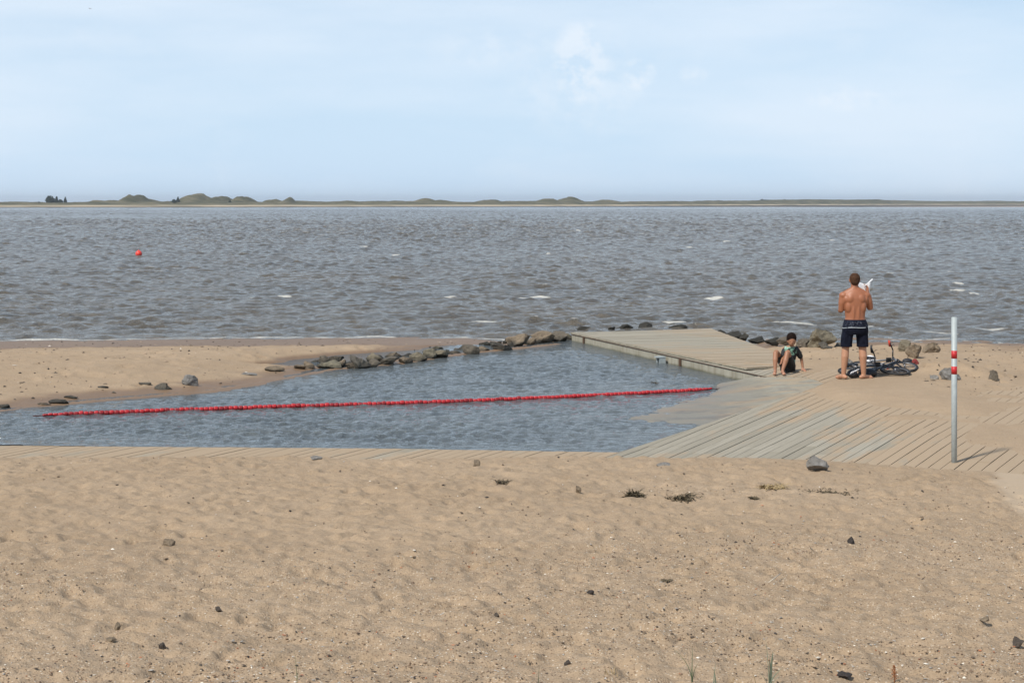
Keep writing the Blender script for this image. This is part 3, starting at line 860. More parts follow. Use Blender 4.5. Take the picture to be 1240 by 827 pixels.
Z2 = -1.4 + 0.05 * np.minimum(dist_in, 45) + (HC - 0.95 + (246 - ltop) / FP * D2 + 1.6 * fbm(X2 * .012, D2 * .012, 401, 5, 0.6)) * sstep(45, 150, dist_in)
Z2 = Z2 * (1 - sstep(340, 420, dist_in)) + -1.4 * sstep(340, 420, dist_in)
dunes = [(168, 238.0, 15, 190), (238, 236.6, 20, 205), (205, 242, 13, 150), (268, 239.6, 14, 215), (297, 239.8, 13, 180), (335, 241, 11, 170), (354, 239.9, 9, 180), (118, 243.6, 16, 180), (140, 243.4, 16, 200),
         (425, 242.2, 15, 170), (455, 243.4, 20, 200), (480, 243.6, 20, 160), (515, 242.2, 13, 180), (535, 243.2, 15, 160), (590, 242.2, 14, 180), (620, 244, 16, 180), (662, 240.9, 14, 190), (690, 240.4, 15, 170), (737, 242.0, 17, 180),
         (765, 243.6, 25, 180), (800, 244.2, 20, 180), (865, 242.6, 32, 190), (905, 243.2, 25, 170), (940, 242.4, 25, 150), (1000, 241.6, 40, 200), (1050, 241.8, 30, 170), (1130, 243.2, 25, 180), (1190, 243.6, 30, 170), (1240, 243.4, 25, 190),
         (10, 244.6, 30, 160), (-60, 243, 30, 190), (-150, 241, 25, 200), (-260, 242, 40, 180), (1320, 243, 40, 190), (1450, 242.5, 40, 190), (1600, 243, 40, 190)]
for (dpx, dpy, wpx, off) in dunes:
    if 400 < dpx < 1300: dpy += 0.7; wpx *= 1.5
    dd = float(np.interp(dpx, pxs, shore_d)) + off
    cx = (dpx - 620) / FP * dd
    top = HC + (HY - dpy) / FP * dd
    base = 2.4
    if top - base < 0.2: continue
    sx = wpx / FP * dd * 0.95
    gg = np.exp(-np.abs((X2 - cx) / sx) ** 2.2 - ((D2 - dd) / min(68, 55 + 10 * (wpx / 15))) ** 2) * sstep(35, 90, dist_in)
    Z2 = np.maximum(Z2, base * (gg > .02) * gg ** 0.2 + (top - base) * gg * (1 + 0.85 * fbm(X2 * .03, D2 * .025, 409, 5, 0.62)) - 2.0 * (gg <= .02))
Z2 += 0.7 * fbm(X2 * .05, D2 * .04, 405, 5, 0.62) * sstep(40, 100, dist_in)
F = grid_faces(len(pxs), len(tv))
set_props(from_arrays('dune_hills', np.stack([X2, D2, Z2], -1).reshape(-1, 3), F, M['island'], None, True), kind='structure')
def islz(px, d):
    j = int(np.clip(np.searchsorted(pxs, px), 0, len(pxs) - 1)); k = int(np.clip((d - shore_d[j]) / 420 * 69, 0, 69))
    return float(Z2[j, k])

def leaf_cloud(blobs, n, size, seed, name, mat, parent=None):
    r = np.random.default_rng(seed)
    vol = np.array([b[3] * b[4] * b[5] for b in blobs]); pr = vol / vol.sum()
    idx = r.choice(len(blobs), n, p=pr); B = np.array(blobs)[idx]
    dv = r.normal(size=(n, 3)); dv /= np.linalg.norm(dv, axis=1)[:, None]
    rad = r.random(n) ** 0.45
    P = B[:, :3] + dv * B[:, 3:6] * rad[:, None]
    a = r.normal(size=(n, 3)); a /= np.linalg.norm(a, axis=1)[:, None]
    b = np.cross(a, r.normal(size=(n, 3))); b /= np.linalg.norm(b, axis=1)[:, None]
    s = size * (0.6 + 0.8 * r.random(n))[:, None]
    V_ = np.stack([P - a * s - b * s * .6, P + a * s - b * s * .6, P + a * s * .8 + b * s * .7, P - a * s * .8 + b * s * .7], 1).reshape(-1, 3)
    F_ = np.arange(n * 4).reshape(-1, 4)
    return from_arrays(name, V_, F_, mat, parent, False)
def far_tree(px, basepy, wpx, hpx, off, label, conif=False, seed=1, group='trees on the far dune shore'):
    d = float(np.interp(px, pxs, shore_d)) + off
    s = d / FP; z = HC - (basepy - HY) * s; z = min(z, max(islz(px, d), 0.6)) if False else z
    zg_ = islz(px, d); top = z + hpx * s; z = min(z, zg_)
    H = top - z; w_ = wpx * s / 2
    t = thing('conifer_tree' if conif else 'broadleaf_tree', label, 'tree', ((px - 620) * s, d, z), group=group)
    bm = bmesh.new()
    bmesh.ops.create_cone(bm, cap_ends=True, segments=8, radius1=0.03 * H, radius2=0.012 * H, depth=H * 0.7, matrix=Matrix.Translation((0, 0, H * .35)))
    from_bm('trunk', bm, M['bark'], t)
    if conif: bl = [(0, 0, H * (0.2 + .75 * k / 6), w_ * (1 - k / 7.5), w_ * (1 - k / 7.5), H * .1) for k in range(7)]
    else:
        rr = random.Random(seed)
        bl = [(rr.uniform(-.45, .45) * w_, rr.uniform(-.5, .5) * w_, H * rr.uniform(.35, .62), w_ * rr.uniform(.3, .45), w_ * .5, H * rr.uniform(.15, .22)) for _ in range(9)] + [(0, 0, H * .40, w_ * .95, w_ * .9, H * .34), (-.1 * w_, 0, H * .62, w_ * .62, w_ * .6, H * .36)]
    leaf_cloud(bl, 1500, 0.16 * math.sqrt(max(H, 1)), seed, 'crown', M['foliage'], t)
    return t
far_tree(61, 247.2, 13.5, 10.5, 150, 'big rounded dark tree, largest of the clump on the far left shore', seed=1)
far_tree(68.5, 247, 5.5, 9.0, 170, 'upright dark tree touching the right side of the big rounded far-left tree', True, 2)
far_tree(73.5, 247, 6, 5.8, 150, 'low bushy tree at the right foot of the far left clump', seed=3)
far_tree(79, 246.4, 4.2, 7.4, 160, 'slim pointed conifer standing alone just right of the far left clump', True, 4)
far_tree(47.5, 246.6, 3, 2.2, 150, 'tiny bush left of the far left tree clump', seed=5)
far_tree(211, 246, 7, 4.6, 120, 'low dark bushy tree at the foot of the two biggest far dunes', seed=6)
far_tree(215.5, 246, 5, 7.2, 130, 'pointed dark tree between the two biggest far dunes', True, 7)
far_tree(191, 247, 5, 3.2, 120, 'small dark shrub at the right foot of the leftmost big dune', seed=8)
far_tree(278.5, 246.2, 4, 3.4, 120, 'small dark shrub right of the biggest far dune', seed=9)
# far-off low wood that reads as one mass
bl = []
rr = random.Random(4)
for px in np.arange(905, 1105, 3.0):
    d = float(np.interp(px, pxs, shore_d)) + 230
    s = d / FP; h = rr.uniform(2.0, 5.5) * (1 if px < 1065 else .5)
    bl.append(((px - 620) * s, d, 2.4 + h * .4, 3.5, 6, h * .7))
set_props(leaf_cloud(bl, 9000, 0.8, 77, 'far_wood', M['foliage']), 'low hazy line of distant trees behind the right-hand dunes', 'wood', kind='stuff')

# ------------------------------------------------------------------ rocks
def rock_mesh(name, sx, sy, sz, seed, cuts=9, rough=0.07, sub=4, flat=0.0):
    rr = random.Random(seed)
    bm = bmesh.new(); bmesh.ops.create_icosphere(bm, subdivisions=sub, radius=1.0)
    pl = []
    for _ in range(cuts + 3):
        n = Vector((rr.gauss(0, 1), rr.gauss(0, 1), rr.gauss(0, 0.8))).normalized()
        pl.append((n, rr.uniform(0.36, 0.66)))
    off = Vector((rr.random() * 50, rr.random() * 50, rr.random() * 50))
    for v in bm.verts:
        for n, d in pl:
            q = v.co.dot(n) - d
            if q > 0: v.co -= n * q * 0.98
        v.co += v.co.normalized() * (mnoise.noise(v.co * 1.6 + off) * rough * 2 + mnoise.noise(v.co * 4.5 + off) * rough * 1.1 + mnoise.noise(v.co * 13 + off) * rough * 0.45)
    mx = [max(abs(v.co[i]) for v in bm.verts) for i in range(3)]
    for v in bm.verts:
        v.co = Vector((v.co.x / mx[0] * sx, v.co.y / mx[1] * sy, v.co.z / mx[2] * sz))
    me = bpy.data.meshes.new(name); bm.to_mesh(me); bm.free()
    return me
def rock(x0, x1, y0, y1, mat, label, cat='rock', name='boulder', group=None, seed=None, base=None, sink=0.35, rotz=None, yaw=0.0, depthk=0.8, cuts=9, zfix=None, tilt=0.0):
    """a stone seen between columns x0..x1 and rows y0 (top)..y1 (foot)"""
    px = (x0 + x1) / 2
    seed = seed if seed is not None else int(x0 * 7 + y1 * 13)
    x, y, z = placem(px, y1, zfix)
    s = y / FP
    w_ = (x1 - x0) * s / 2
    dep = w_ * depthk
    y += dep * 0.75
    z = (zfix if zfix is not None else min(z, gzm(x, y) if x < 90 else z))
    s = y / FP
    x = (px - 620) * s; w_ = (x1 - x0) * s / 2
    top = HC - (y0 - HY) * s
    hz = max(top - z, 0.02)
    sz = hz / (2 - 2 * sink) if True else hz
    me = rock_mesh(name, w_, dep, sz, seed, cuts)
    o = link_mesh(name, me, M[mat], None, False)
    o.location = (x, y, top - sz)
    o.rotation_euler = (0, tilt, 0)
    set_props(o, label, cat, group)
    return o
G1 = 'boulders of the groyne between pool and sea'
gro = [
 (366, 380, 437, 445, 'rock_brown', 'small pale tan rock at the landward tip of the groyne'),
 (384, 417, 433, 447, 'rock_olive', 'pale olive pyramid-shaped rock near the landward tip of the groyne'),
 (386, 402, 430, 439, 'rock_dark', 'small dark rock peeping out left of the darkest landward boulder'),
 (397, 415, 426.5, 440, 'rock_dark', 'dark blocky boulder standing behind the pale olive pyramid rock'),
 (403, 422, 435, 445, 'rock_brown', 'brown rock wedged right of the pale olive pyramid rock'),
 (418, 431, 437, 446, 'rock_brown', 'low brown rock in front of the dark slab on the groyne'),
 (421, 447, 430, 445, 'rock_dark', 'broad dark brown boulder with sloping left side on the groyne'),
 (438, 465, 425, 437, 'rock_olive', 'greenish rounded boulder behind the wet black stones of the groyne'),
 (443, 459, 434, 444.5, 'rock_dark', 'wet black stone at the waterline left of the blunt square boulder'),
 (460, 480, 431.5, 441.5, 'rock_dark', 'blunt square dark boulder with a cut right face on the groyne'),
 (464, 485, 423.5, 434, 'rock_brown', 'tan rock behind the blunt square dark boulder'),
 (479, 498, 429, 439, 'rock_brown', 'brown rock right of the blunt square boulder at the waterline'),
 (492, 516, 425.5, 437, 'rock_olive', 'long olive boulder before the second puddle of the groyne'),
 (514, 530, 422, 434, 'rock_olive', 'steep-faced olive rock with a dark notch on its left'),
 (522, 543, 423, 432.5, 'rock_olive', 'low sloping slab leaning right from the steep-faced olive rock'),
 (541, 556, 425, 430, 'rock_brown', 'small flat brown stone in the gap midway along the groyne'),
 (560, 579, 417, 428.5, 'rock_dark', 'dark wedge rock pointing up left, midway along the groyne'),
 (576, 597, 418, 427, 'rock_brown', 'low brown rock right of the dark wedge rock'),
 (592, 608, 412, 422, 'rock_dark', 'round-topped dark rock at the left foot of the largest boulder'),
 (597, 621, 415, 426, 'rock_dark', 'wet dark boulder in front of the largest boulder'),
 (609, 641, 403.5, 420.5, 'rock_brown', 'largest rounded brown boulder of the groyne'),
 (637, 648, 409, 418, 'rock_brown', 'narrow brown stone between the two biggest boulders of the groyne'),
 (645, 671, 400.5, 416.5, 'rock_brown', 'tall peaked brown boulder, second from the pier corner'),
 (668, 688, 401, 415, 'rock_dark', 'dark boulder beside the pier corner with a light slab across it'),
 (684, 694, 402.5, 413, 'rock_olive', 'narrow olive stone jammed against the pier corner'),
]
for i, (a, b, c, d, m_, lab) in enumerate(gro):
    rock(a - 2, b + 2, c - 0.2, d + 0.8, m_, lab, group=G1, sink=0.30, depthk=0.7, cuts=8, seed=100 + i, zfix=-0.24 if a > 560 else None)
rr = random.Random(21)
G1b = 'small stones filling the gaps of the groyne'
for i in range(46):
    k_ = (i + rr.random()) / 46
    px = 380 + 308 * k_
    yy_ = float(np.interp(px, [380, 400, 480, 560, 640, 690], [446, 447, 439, 428, 419, 413])) - rr.uniform(-1, 7)
    wd_ = rr.uniform(7, 15); hh_ = wd_ * rr.uniform(.4, .65)
    rock(px - wd_ / 2, px + wd_ / 2, yy_ - hh_, yy_, ['rock_dark', 'rock_brown', 'rock_olive', 'rock_dark'][i % 4], 'small stone wedged among the big boulders of the groyne', group=G1b, sink=0.3, depthk=0.8, cuts=9, seed=900 + i, zfix=-0.25)
G2 = 'boulders standing in the sea behind the pier'
for i, (a, b, c, d, m_, lab) in enumerate([
 (696, 716, 395, 401, 'rock_brown', 'low brown rock just behind the left end of the pier head'),
 (718, 738, 397.4, 401, 'rock_dark', 'flat dark rock barely rising over the pier head'),
 (736, 746, 395, 401, 'rock_dark', 'small pointed dark rock behind the middle of the pier head'),
 (747, 771, 390.8, 401, 'rock_dark', 'black wedge-shaped boulder behind the pier head'),
 (772, 791, 389.8, 400, 'rock_dark', 'black square-topped boulder behind the pier head'),
 (809, 837, 392, 399.5, 'rock_brown', 'low reddish brown hump of rock in the sea right of the black boulders')]):
    x = (a + b) / 2
    rock(a, b, c, d, m_, lab, group=G2, sink=0.18, depthk=0.6, seed=200 + i, cuts=11, zfix=-0.55)
G3 = 'rocks along the seaward side of the pier and beach'
for i, (a, b, c, d, m_, lab, zf_) in enumerate([
 (866, 880, 398.8, 405, 'rock_dark', 'small dark rock at the top right corner of the pier', -.45),
 (876, 899, 400.5, 411, 'rock_dark', 'long dark rock lying along the right edge of the pier', -.4),
 (894, 909, 401.5, 412, 'rock_olive', 'pointed dark green rock beside the right edge of the pier', -.35),
 (905, 930, 407, 416, 'rock_brown', 'low brown rock sloping down beside the pier sand', None),
 (925, 948, 408, 418, 'rock_brown', 'flat brown rock just left of the seated child', None),
 (940, 962, 407.5, 419, 'rock_dark', 'dark rock directly behind the seated child', None),
 (960, 982, 409, 421, 'rock_dark', 'dark olive rock between the seated child and the big grey boulder', None),
 (970, 1014, 397.5, 421, 'rock_olive', 'big domed grey-green boulder left of the standing man', None),
 (990, 1008, 413, 422, 'rock_dark', 'low dark rock at the foot of the big domed boulder', None),
 (1008, 1027, 411, 422, 'rock_dark', 'dark rock half hidden by the left leg of the standing man', None),
 (1086, 1104, 411.5, 426, 'rock_olive', 'olive rock seen behind the upright handlebars', None),
 (1097, 1119, 413.5, 434, 'rock_brown', 'broad tan boulder at the right end of the bicycles', None),
 (1117, 1145, 411.5, 428, 'rock_brown', 'pale brown boulder with a dark lower right side, rightmost of the three behind the bicycles', None),
 (1137, 1158, 443, 459, 'rock_grey', 'blue-grey rough stone in the sand just left of the striped pole', None),
 (1126, 1140, 453, 458, 'rock_grey', 'small flat grey stone left of the rough blue-grey stone', None),
 (1156, 1165, 452, 460.5, 'rock_grey', 'small grey stone right behind the striped pole', None),
 (1196, 1210, 443, 461, 'rock_dark', 'upright dark stone stuck in a sand hump right of the pole', None),
 (1024, 1033, 434, 441, 'rock_grey', 'small grey stone behind the black bag beside the left leg of the man', None)]):
    rock(a, b, c, d, m_, lab, group=G3 if a < 1120 else None, sink=0.25, depthk=0.7, seed=300 + i, zfix=zf_)
G4 = 'loose stones on the sand spit'
for i, (a, b, c, d, m_, lab, cc) in enumerate([
 (167, 185, 461.5, 470, 'rock_dark', 'dark humped stone, left of the touching pair on the spit', 6),
 (182, 209, 463.5, 473.5, 'rock_dark', 'longer dark stone, right of the touching pair on the spit', 6),
 (214, 240, 453.5, 466.5, 'rock_grey', 'smooth grey boulder by the waterline of the spit', 6),
 (117, 132, 467, 473, 'rock_dark', 'small dark stone alone on the spit left of the touching pair', 8),
 (58, 84, 483, 488.5, 'rock_dark', 'flat dark slab half buried near the left waterline', 8),
 (77, 96, 478.5, 483, 'rock_dark', 'thin dark slab behind the flat half buried slab', 8),
 (43, 62, 486.5, 490, 'rock_brown', 'thin brown stone left of the flat half buried slab', 8),
 (-4, 14, 489, 494.5, 'rock_dark', 'low dark stone at the left border of the picture by the waterline', 8),
 (288, 312, 450, 454.5, 'rock_grey', 'flat grey stone on the spit right of the smooth grey boulder', 8),
 (318, 345, 443, 450, 'rock_brown', 'low brown stone leading up to the groyne', 8),
 (350, 371, 440, 447, 'rock_brown', 'low tan stone next to the landward tip of the groyne', 8)]):
    rock(a, b, c, d, m_, lab, group=G4, sink=0.3, depthk=0.5, seed=400 + i, cuts=cc)
rock(975, 1011, 552, 570.5, 'rock_grey', 'grey angular stone with sharp ridge at the edge of the boardwalk', sink=0.22, seed=512, cuts=7, depthk=0.6)
rock(22, 50, 541, 549.5, 'rock_grey', 'half buried grey stone capped with sand at far left edge of the boardwalk', sink=0.3, seed=503)
rock(794, 817, 559.5, 564, 'rock_grey', 'thin flat blue-grey stone on the sand in front of the boardwalk', sink=0.3, seed=505, name='flat_stone')
for (a, b, c, d, m_, lab, sd_) in [
 (1024.5, 1035, 649, 660, 'rock_black', 'black stone standing alone in the sand below the grey angular stone', 601),
 (1013, 1033, 811, 822, 'rock_black', 'long black lump at the bottom between the grass blades and the brown dock', 602),
 (1222, 1240, 770, 783, 'rock_black', 'round black lump at the right border of the foreground', 603),
 (196, 213, 651, 661, 'rock_brown', 'brown crumbly lump alone in the left foreground', 604),
 (192, 202, 777, 785, 'rock_black', 'small black pebble near the bottom left, among grit', 605),
 (260, 269, 734, 741, 'rock_black', 'small black pebble right of the bottom left one', 606),
 (128, 141, 771, 777, 'rock_brown', 'flat brown bit at the bottom left edge of the grit', 607),
 (138, 147, 753, 759, 'rock_brown', 'small brown bit above the flat brown one at bottom left', 608),
 (598, 606, 741, 749, 'rock_black', 'small black pebble right of the centre foreground', 609),
 (682, 691, 798, 805, 'rock_black', 'small round black pebble near the bottom centre', 610),
 (710, 720, 714, 722, 'rock_black', 'small dark pebble in the centre right foreground grit', 611),
 (696, 704, 586, 597, 'rock_brown', 'thin dark chip standing up left of the seaweed clumps', 612),
 (573, 582, 556.5, 564, 'rock_brown', 'brown round lump on the lip of sand before the boardwalk', 613),
 (1186, 1198, 746, 755, 'rock_brown', 'small brown stone left above the round black lump', 614),
 (375, 391, 551.5, 557, 'rock_grey', 'pale grey stone on the boardwalk edge left of centre', 615)]:
    rock(a, b, c, d, m_, lab, name='pebble' if b - a < 12 else 'stone', cat='pebble' if b - a < 12 else 'stone', sink=0.2, depthk=0.7, seed=sd_)

# ---- pebbles, shells and grit nobody could count
def debris(n, seed, name, label, cols, smin, smax, region):
    r = np.random.default_rng(seed)
    base = np.array([[1, 0, 0], [0, 1, 0], [-1, 0, 0], [0, -1, 0], [0, 0, 1], [0, 0, -1]], float)
    fc = np.array([[0, 1, 4], [1, 2, 4], [2, 3, 4], [3, 0, 4], [1, 0, 5], [2, 1, 5], [3, 2, 5], [0, 3, 5]])
    P = region(r, n); n = len(P)
    r_i = np.clip(np.searchsorted(ys, P[:, 1]), 1, len(ys) - 1)
    tpos = P[:, 0] / np.maximum(ys[r_i] + 7.0, 14.0); c_i = np.clip(np.searchsorted(ts, tpos), 1, NCt - 1)
    z = Zg[r_i, c_i]
    s = smin * (smax / smin) ** (r.random(n) ** 2.2)
    a = r.random(n) * 6.28
    sc_ = np.stack([s * (0.7 + .6 * r.random(n)), s * (0.5 + .5 * r.random(n)), s * (0.25 + .35 * r.random(n))], 1)
    V_ = base[None] * (1 + 0.25 * r.normal(size=(n, 6, 1))) * sc_[:, None, :]
    ca, sa = np.cos(a)[:, None], np.sin(a)[:, None]
    x = V_[..., 0] * ca - V_[..., 1] * sa; y = V_[..., 0] * sa + V_[..., 1] * ca
    V_ = np.stack([x + P[:, 0][:, None], y + P[:, 1][:, None], V_[..., 2] + z[:, None] + s[:, None] * 0.12], -1).reshape(-1, 3)
    F_ = (fc[None] + np.arange(n)[:, None, None] * 6).reshape(-1, 3)
    cols = np.array(cols); wts = cols[:, 3] / cols[:, 3].sum()
    cc = cols[r.choice(len(cols), n, p=wts), :3] * (0.7 + 0.6 * r.random((n, 1)))
    cc = np.concatenate([np.clip(cc, 0, 1), np.ones((n, 1))], 1)
    m, t, b = newmat(name + '_mat'); g = NG(t)
    t.links.new(g.attr('tint', 'Color'), b.inputs['Base Color']); b.inputs['Roughness'].default_value = 0.7
    o = from_arrays(name, V_, F_, m, None, False, None, {'tint': np.repeat(cc, 6, 0)})
    set_props(o, label, 'gravel', kind='stuff')
def reg_fg(r, n):
    y = 7.6 + 10.4 * r.random(n * 3) ** 1.5; x = (r.random(n * 3) * 2 - 1) * (y * .36 + .5)
    g_ = sstep(17.5, 9.5, y + fbm(x * .5, y * .5, 130, 3) * 5 - 0.35 * x)
    k = r.random(n * 3) < (g_ * 0.95 + 0.01) * np.clip(0.5 + 1.9 * fbm(x * 1.1, y * 1.1, 133, 4), 0.06, 1)
    k &= ~((x > 5.25) & (y > 12.5))
    return np.stack([x[k], y[k]], 1)[:n]
debris(42000, 5, 'shell_grit', 'scattered pebbles and broken shell grit over the foreground sand',
       [(0.20, 0.13, 0.08, 4), (0.09, 0.065, 0.045, 3), (0.03, 0.022, 0.02, .9), (0.40, 0.29, 0.19, 5), (0.64, 0.59, 0.50, 1.0), (0.34, 0.13, 0.06, .7), (0.36, 0.33, 0.29, 1.6)], 0.0022, 0.0135, reg_fg)
def reg_spit(r, n):
    x = np.concatenate([-13 + 13 * r.random(n), 5 + 8 * r.random(n)]); y = np.concatenate([25.5 + 15.5 * r.random(n), 24 + 15.0 * r.random(n)])
    z = ground(x, y); k = (z > ZP + 0.02) | ((z > ZS + .05) & (y > 35)); k &= (x < 1) | (y > 30) | (x > 6.8)
    return np.stack([x[k], y[k]], 1)
debris(1500, 6, 'beach_debris', 'small dark weed scraps and pebbles strewn over the sand by the sea', [(0.10, 0.075, 0.05, 3), (0.035, 0.03, 0.022, 2), (0.3, 0.22, 0.15, 2), (0.5, 0.45, 0.38, .3)], 0.010, 0.045, reg_spit)
def reg_mid(r, n):
    y = 12 + 8.4 * r.random(n); x = (r.random(n) * 2 - 1) * (y * .36 + .5); return np.stack([x, y], 1)
debris(1300, 8, 'weed_scraps', 'sparse dark weed scraps dotted over the trampled sand', [(0.13, 0.09, 0.055, 3), (0.035, 0.028, 0.022, 2), (0.6, 0.55, 0.47, .5)], 0.006, 0.020, reg_mid)

# ---- dried seaweed clumps and straw
def wisps(name, label, cat, px, py, wpx, hpx, n, cols, L, seed, up=0.5, dpx=None):
    x, y, z = placem(px, py)
    rr = random.Random(seed); s = y / FP; w_ = wpx * s / 2
    bm = bmesh.new()
    for i in range(n):
        a = Vector((rr.gauss(0, .36) * w_, rr.gauss(0, .35) * min(w_, .35), 0.0))
        a.z = gzm(x + a.x, y + a.y) - z
        an = rr.random() * 6.28; l = L * rr.uniform(.4, 1)
        dvec = Vector((math.cos(an), math.sin(an), rr.random() * up)) * l
        b = a + dvec * .5 + Vector((0, 0, l * .12)); c = a + dvec + Vector((0, 0, -l * .1 * (1 - up)))
        wd = Vector((-math.sin(an), math.cos(an), 0.3)) * rr.uniform(.003, .007)
        v = [bm.verts.new(q) for q in (a - wd, a + wd, b + wd, b - wd, c + wd * .4, c - wd * .4)]
        bm.faces.new((v[0], v[1], v[2], v[3])); bm.faces.new((v[3], v[2], v[4], v[5]))
    o = from_bm(name, bm, cols, None, False); o.location = (x, y, z)
    return set_props(o, label, cat)
M['weed'] = plain('dry_seaweed', (0.085, 0.065, 0.035), 0.9, 0, 0.4, 40)
M['straw'] = plain('dry_straw', (0.33, 0.24, 0.12), 0.9, 0, 0.25, 40)
M['twig'] = plain('pale_twig', (0.50, 0.44, 0.35), 0.8)
wisps('seaweed_clump', 'dense dark clump of dry seaweed in the centre right sand', 'seaweed', 768, 600, 26, 10, 260, M['weed'], 0.085, 1, 0.9)
wisps('seaweed_clump', 'looser seaweed clump right of the dense dark one', 'seaweed', 828, 603, 44, 10, 170, M['weed'], 0.085, 2, 0.5)
wisps('seaweed_clump', 'short flat dark streak of seaweed below the tan straw tuft', 'seaweed', 912, 603, 8, 4, 90, M['weed'], 0.07, 3, 0.2)
wisps('seaweed_clump', 'long low band of dried seaweed below the grey angular stone', 'seaweed', 1005, 597, 70, 5, 200, M['weed'], 0.08, 4, 0.3)
wisps('straw_tuft', 'tan heap of dry straw on the sand left of the grey angular stone', 'straw', 933, 591, 46, 12, 240, M['straw'], 0.12, 5, 0.4)
wisps('seaweed_clump', 'brown twiggy seaweed scrap in the sand near the middle of the picture', 'seaweed', 607, 585, 26, 5, 60, M['weed'], 0.09, 6, 0.4)
wisps('seaweed_clump', 'few dark scraps in the lower centre right grit', 'seaweed', 806, 704, 18, 8, 26, M['weed'], 0.05, 7, 0.3)
wisps('seaweed_clump', 'small black weed scrap lying on the damp slipway', 'seaweed', 792, 512, 12, 3, 50, M['weed'], 0.06, 8, 0.4).location.z = ZP + 0.01
x, y, z = placem(938, 703)
bm = bmesh.new()
bmesh.ops.create_cone(bm, cap_ends=True, segments=6, radius1=0.004, radius2=0.003, depth=0.19, matrix=Matrix.Translation((0, 0, 0.02)) @ Matrix.Rotation(R(55), 4, 'Z') @ Matrix.Rotation(R(82), 4, 'Y'))
o = from_bm('twig', bm, M['twig']); o.location = (x, y, z); set_props(o, 'pale straight stick lying on the grit right of centre', 'twig')

# ---- blades of grass and the dock spike at the bottom edge
M['blade'] = plain('grass_blade', (0.115, 0.15, 0.075), 0.7, 0, 0.25, 12)
M['blade2'] = plain('grey_grass_blade', (0.17, 0.20, 0.135), 0.7, 0, 0.25, 12)
M['dock'] = plain('rusty_dock', (0.26, 0.095, 0.030), 0.9, 0, 0.4, 60)
def blade(bm, x, y, h, lean, wd, seed):
    rr = random.Random(seed); seg = 7; prev = None
    an = rr.random() * 6.28
    for i in range(seg + 1):
        t = i / seg
        c = Vector((x + lean[0] * t * t, y + lean[1] * t * t, h * (t - 0.18 * t * t * (abs(lean[0]) > .02))))
        ww = wd * 1.25 * (1 - t) ** .6 + .0004
        sd2 = Vector((math.cos(an), math.sin(an) * .5, 0)) * ww
        cur = [bm.verts.new(c - sd2), bm.verts.new(c + Vector((0, -ww * .5, 0))), bm.verts.new(c + sd2)]
        if prev:
            for k in (0, 1): bm.faces.new((prev[k], prev[k + 1], cur[k + 1], cur[k]))
        prev = cur
def grass(px, topy, label, blades, mat='blade', yd=8.15, name='grass_tuft'):
    x = (px - 620) / FP * yd; z = gzm(x, yd) - 0.01
    H = (HC - (topy - HY) * yd / FP - z) * 1.2
    bm = bmesh.new()
    for i, (dx, hk, lx, wd) in enumerate(blades):
        blade(bm, dx, random.uniform(-.02, .02), H * hk, (lx, random.uniform(-.02, .02)), wd, i + int(px))
    o = from_bm(name, bm, M[mat], None, True); o.location = (x, yd, z)
    return set_props(o, label, 'grass')
grass(931, 782, 'tallest green grass tuft with a broad pale blade at the bottom edge right of centre', [(0, 1, -.02, .005), (.008, .75, .012, .0075), (.012, .62, -.01, .006), (0, .55, .07, .0035), (.01, .4, .05, .003), (-.006, .5, -.06, .003)], 'blade2')
grass(864, 808, 'short broad green blade left of the tallest grass tuft', [(0, 1, .012, .006), (.01, .8, -.01, .004)], 'blade2')
grass(838, 780, 'spindly thin-stemmed grass leaning left at the bottom edge', [(0, .75, .005, .0022), (0, .95, -.11, .0022), (.005, .8, -.05, .0018), (.004, .55, .03, .002)])
grass(652, 806, 'single short thin green stem near the bottom centre', [(0, 1, .004, .002), (.004, .6, -.02, .002)])
grass(740, 806, 'brownish tuft of short stems near the bottom centre right', [(i * .006 - .03, random.uniform(.4, 1), random.uniform(-.02, .02), .002) for i in range(11)], 'straw')
grass(898, 812, 'sparse straw coloured stubble between the green blade and the tallest tuft', [(i * .011 - .07, random.uniform(.4, 1), random.uniform(-.03, .03), .0018) for i in range(14)], 'straw')
grass(360, 795, 'hair-thin stem standing alone in the bottom left of centre', [(0, 1, -.01, .0015), (0, .6, .01, .0013)], 'blade')
x, yd = (1083 - 620) / FP * 8.2, 8.2; z = gzm(x, yd)
t = thing('dock_plant', 'rusty brown dock seed spike with a green leaf at the bottom right', 'plant', (x, yd, z - .01))
H = HC - (803 - HY) * yd / FP - z
bm = bmesh.new(); rr = random.Random(2)
for i in range(240):
    k = rr.random(); zc = H * (0.25 + .75 * k); r_ = .022 * (1 - k) ** .6 + .002; a = rr.random() * 6.28
    c = Vector((math.cos(a) * r_ * rr.random(), math.sin(a) * r_ * rr.random(), zc)); s = .0045
    vs = [bm.verts.new(c + Vector((rr.uniform(-s, s), rr.uniform(-s, s), rr.uniform(-s, s)))) for _ in range(3)]
    bm.faces.new(vs)
from_bm('seed_spike', bm, M['dock'], t, False)
bm = bmesh.new(); bmesh.ops.create_cone(bm, segments=6, radius1=.003, radius2=.002, depth=H, matrix=Matrix.Translation((0, 0, H / 2))); from_bm('stem', bm, M['dock'], t)
bm = bmesh.new(); blade(bm, .01, 0, H * .35, (.035, 0), .009, 3); blade(bm, 0, 0, H * .25, (-.03, 0), .007, 4); from_bm('leaf', bm, M['blade'], t)

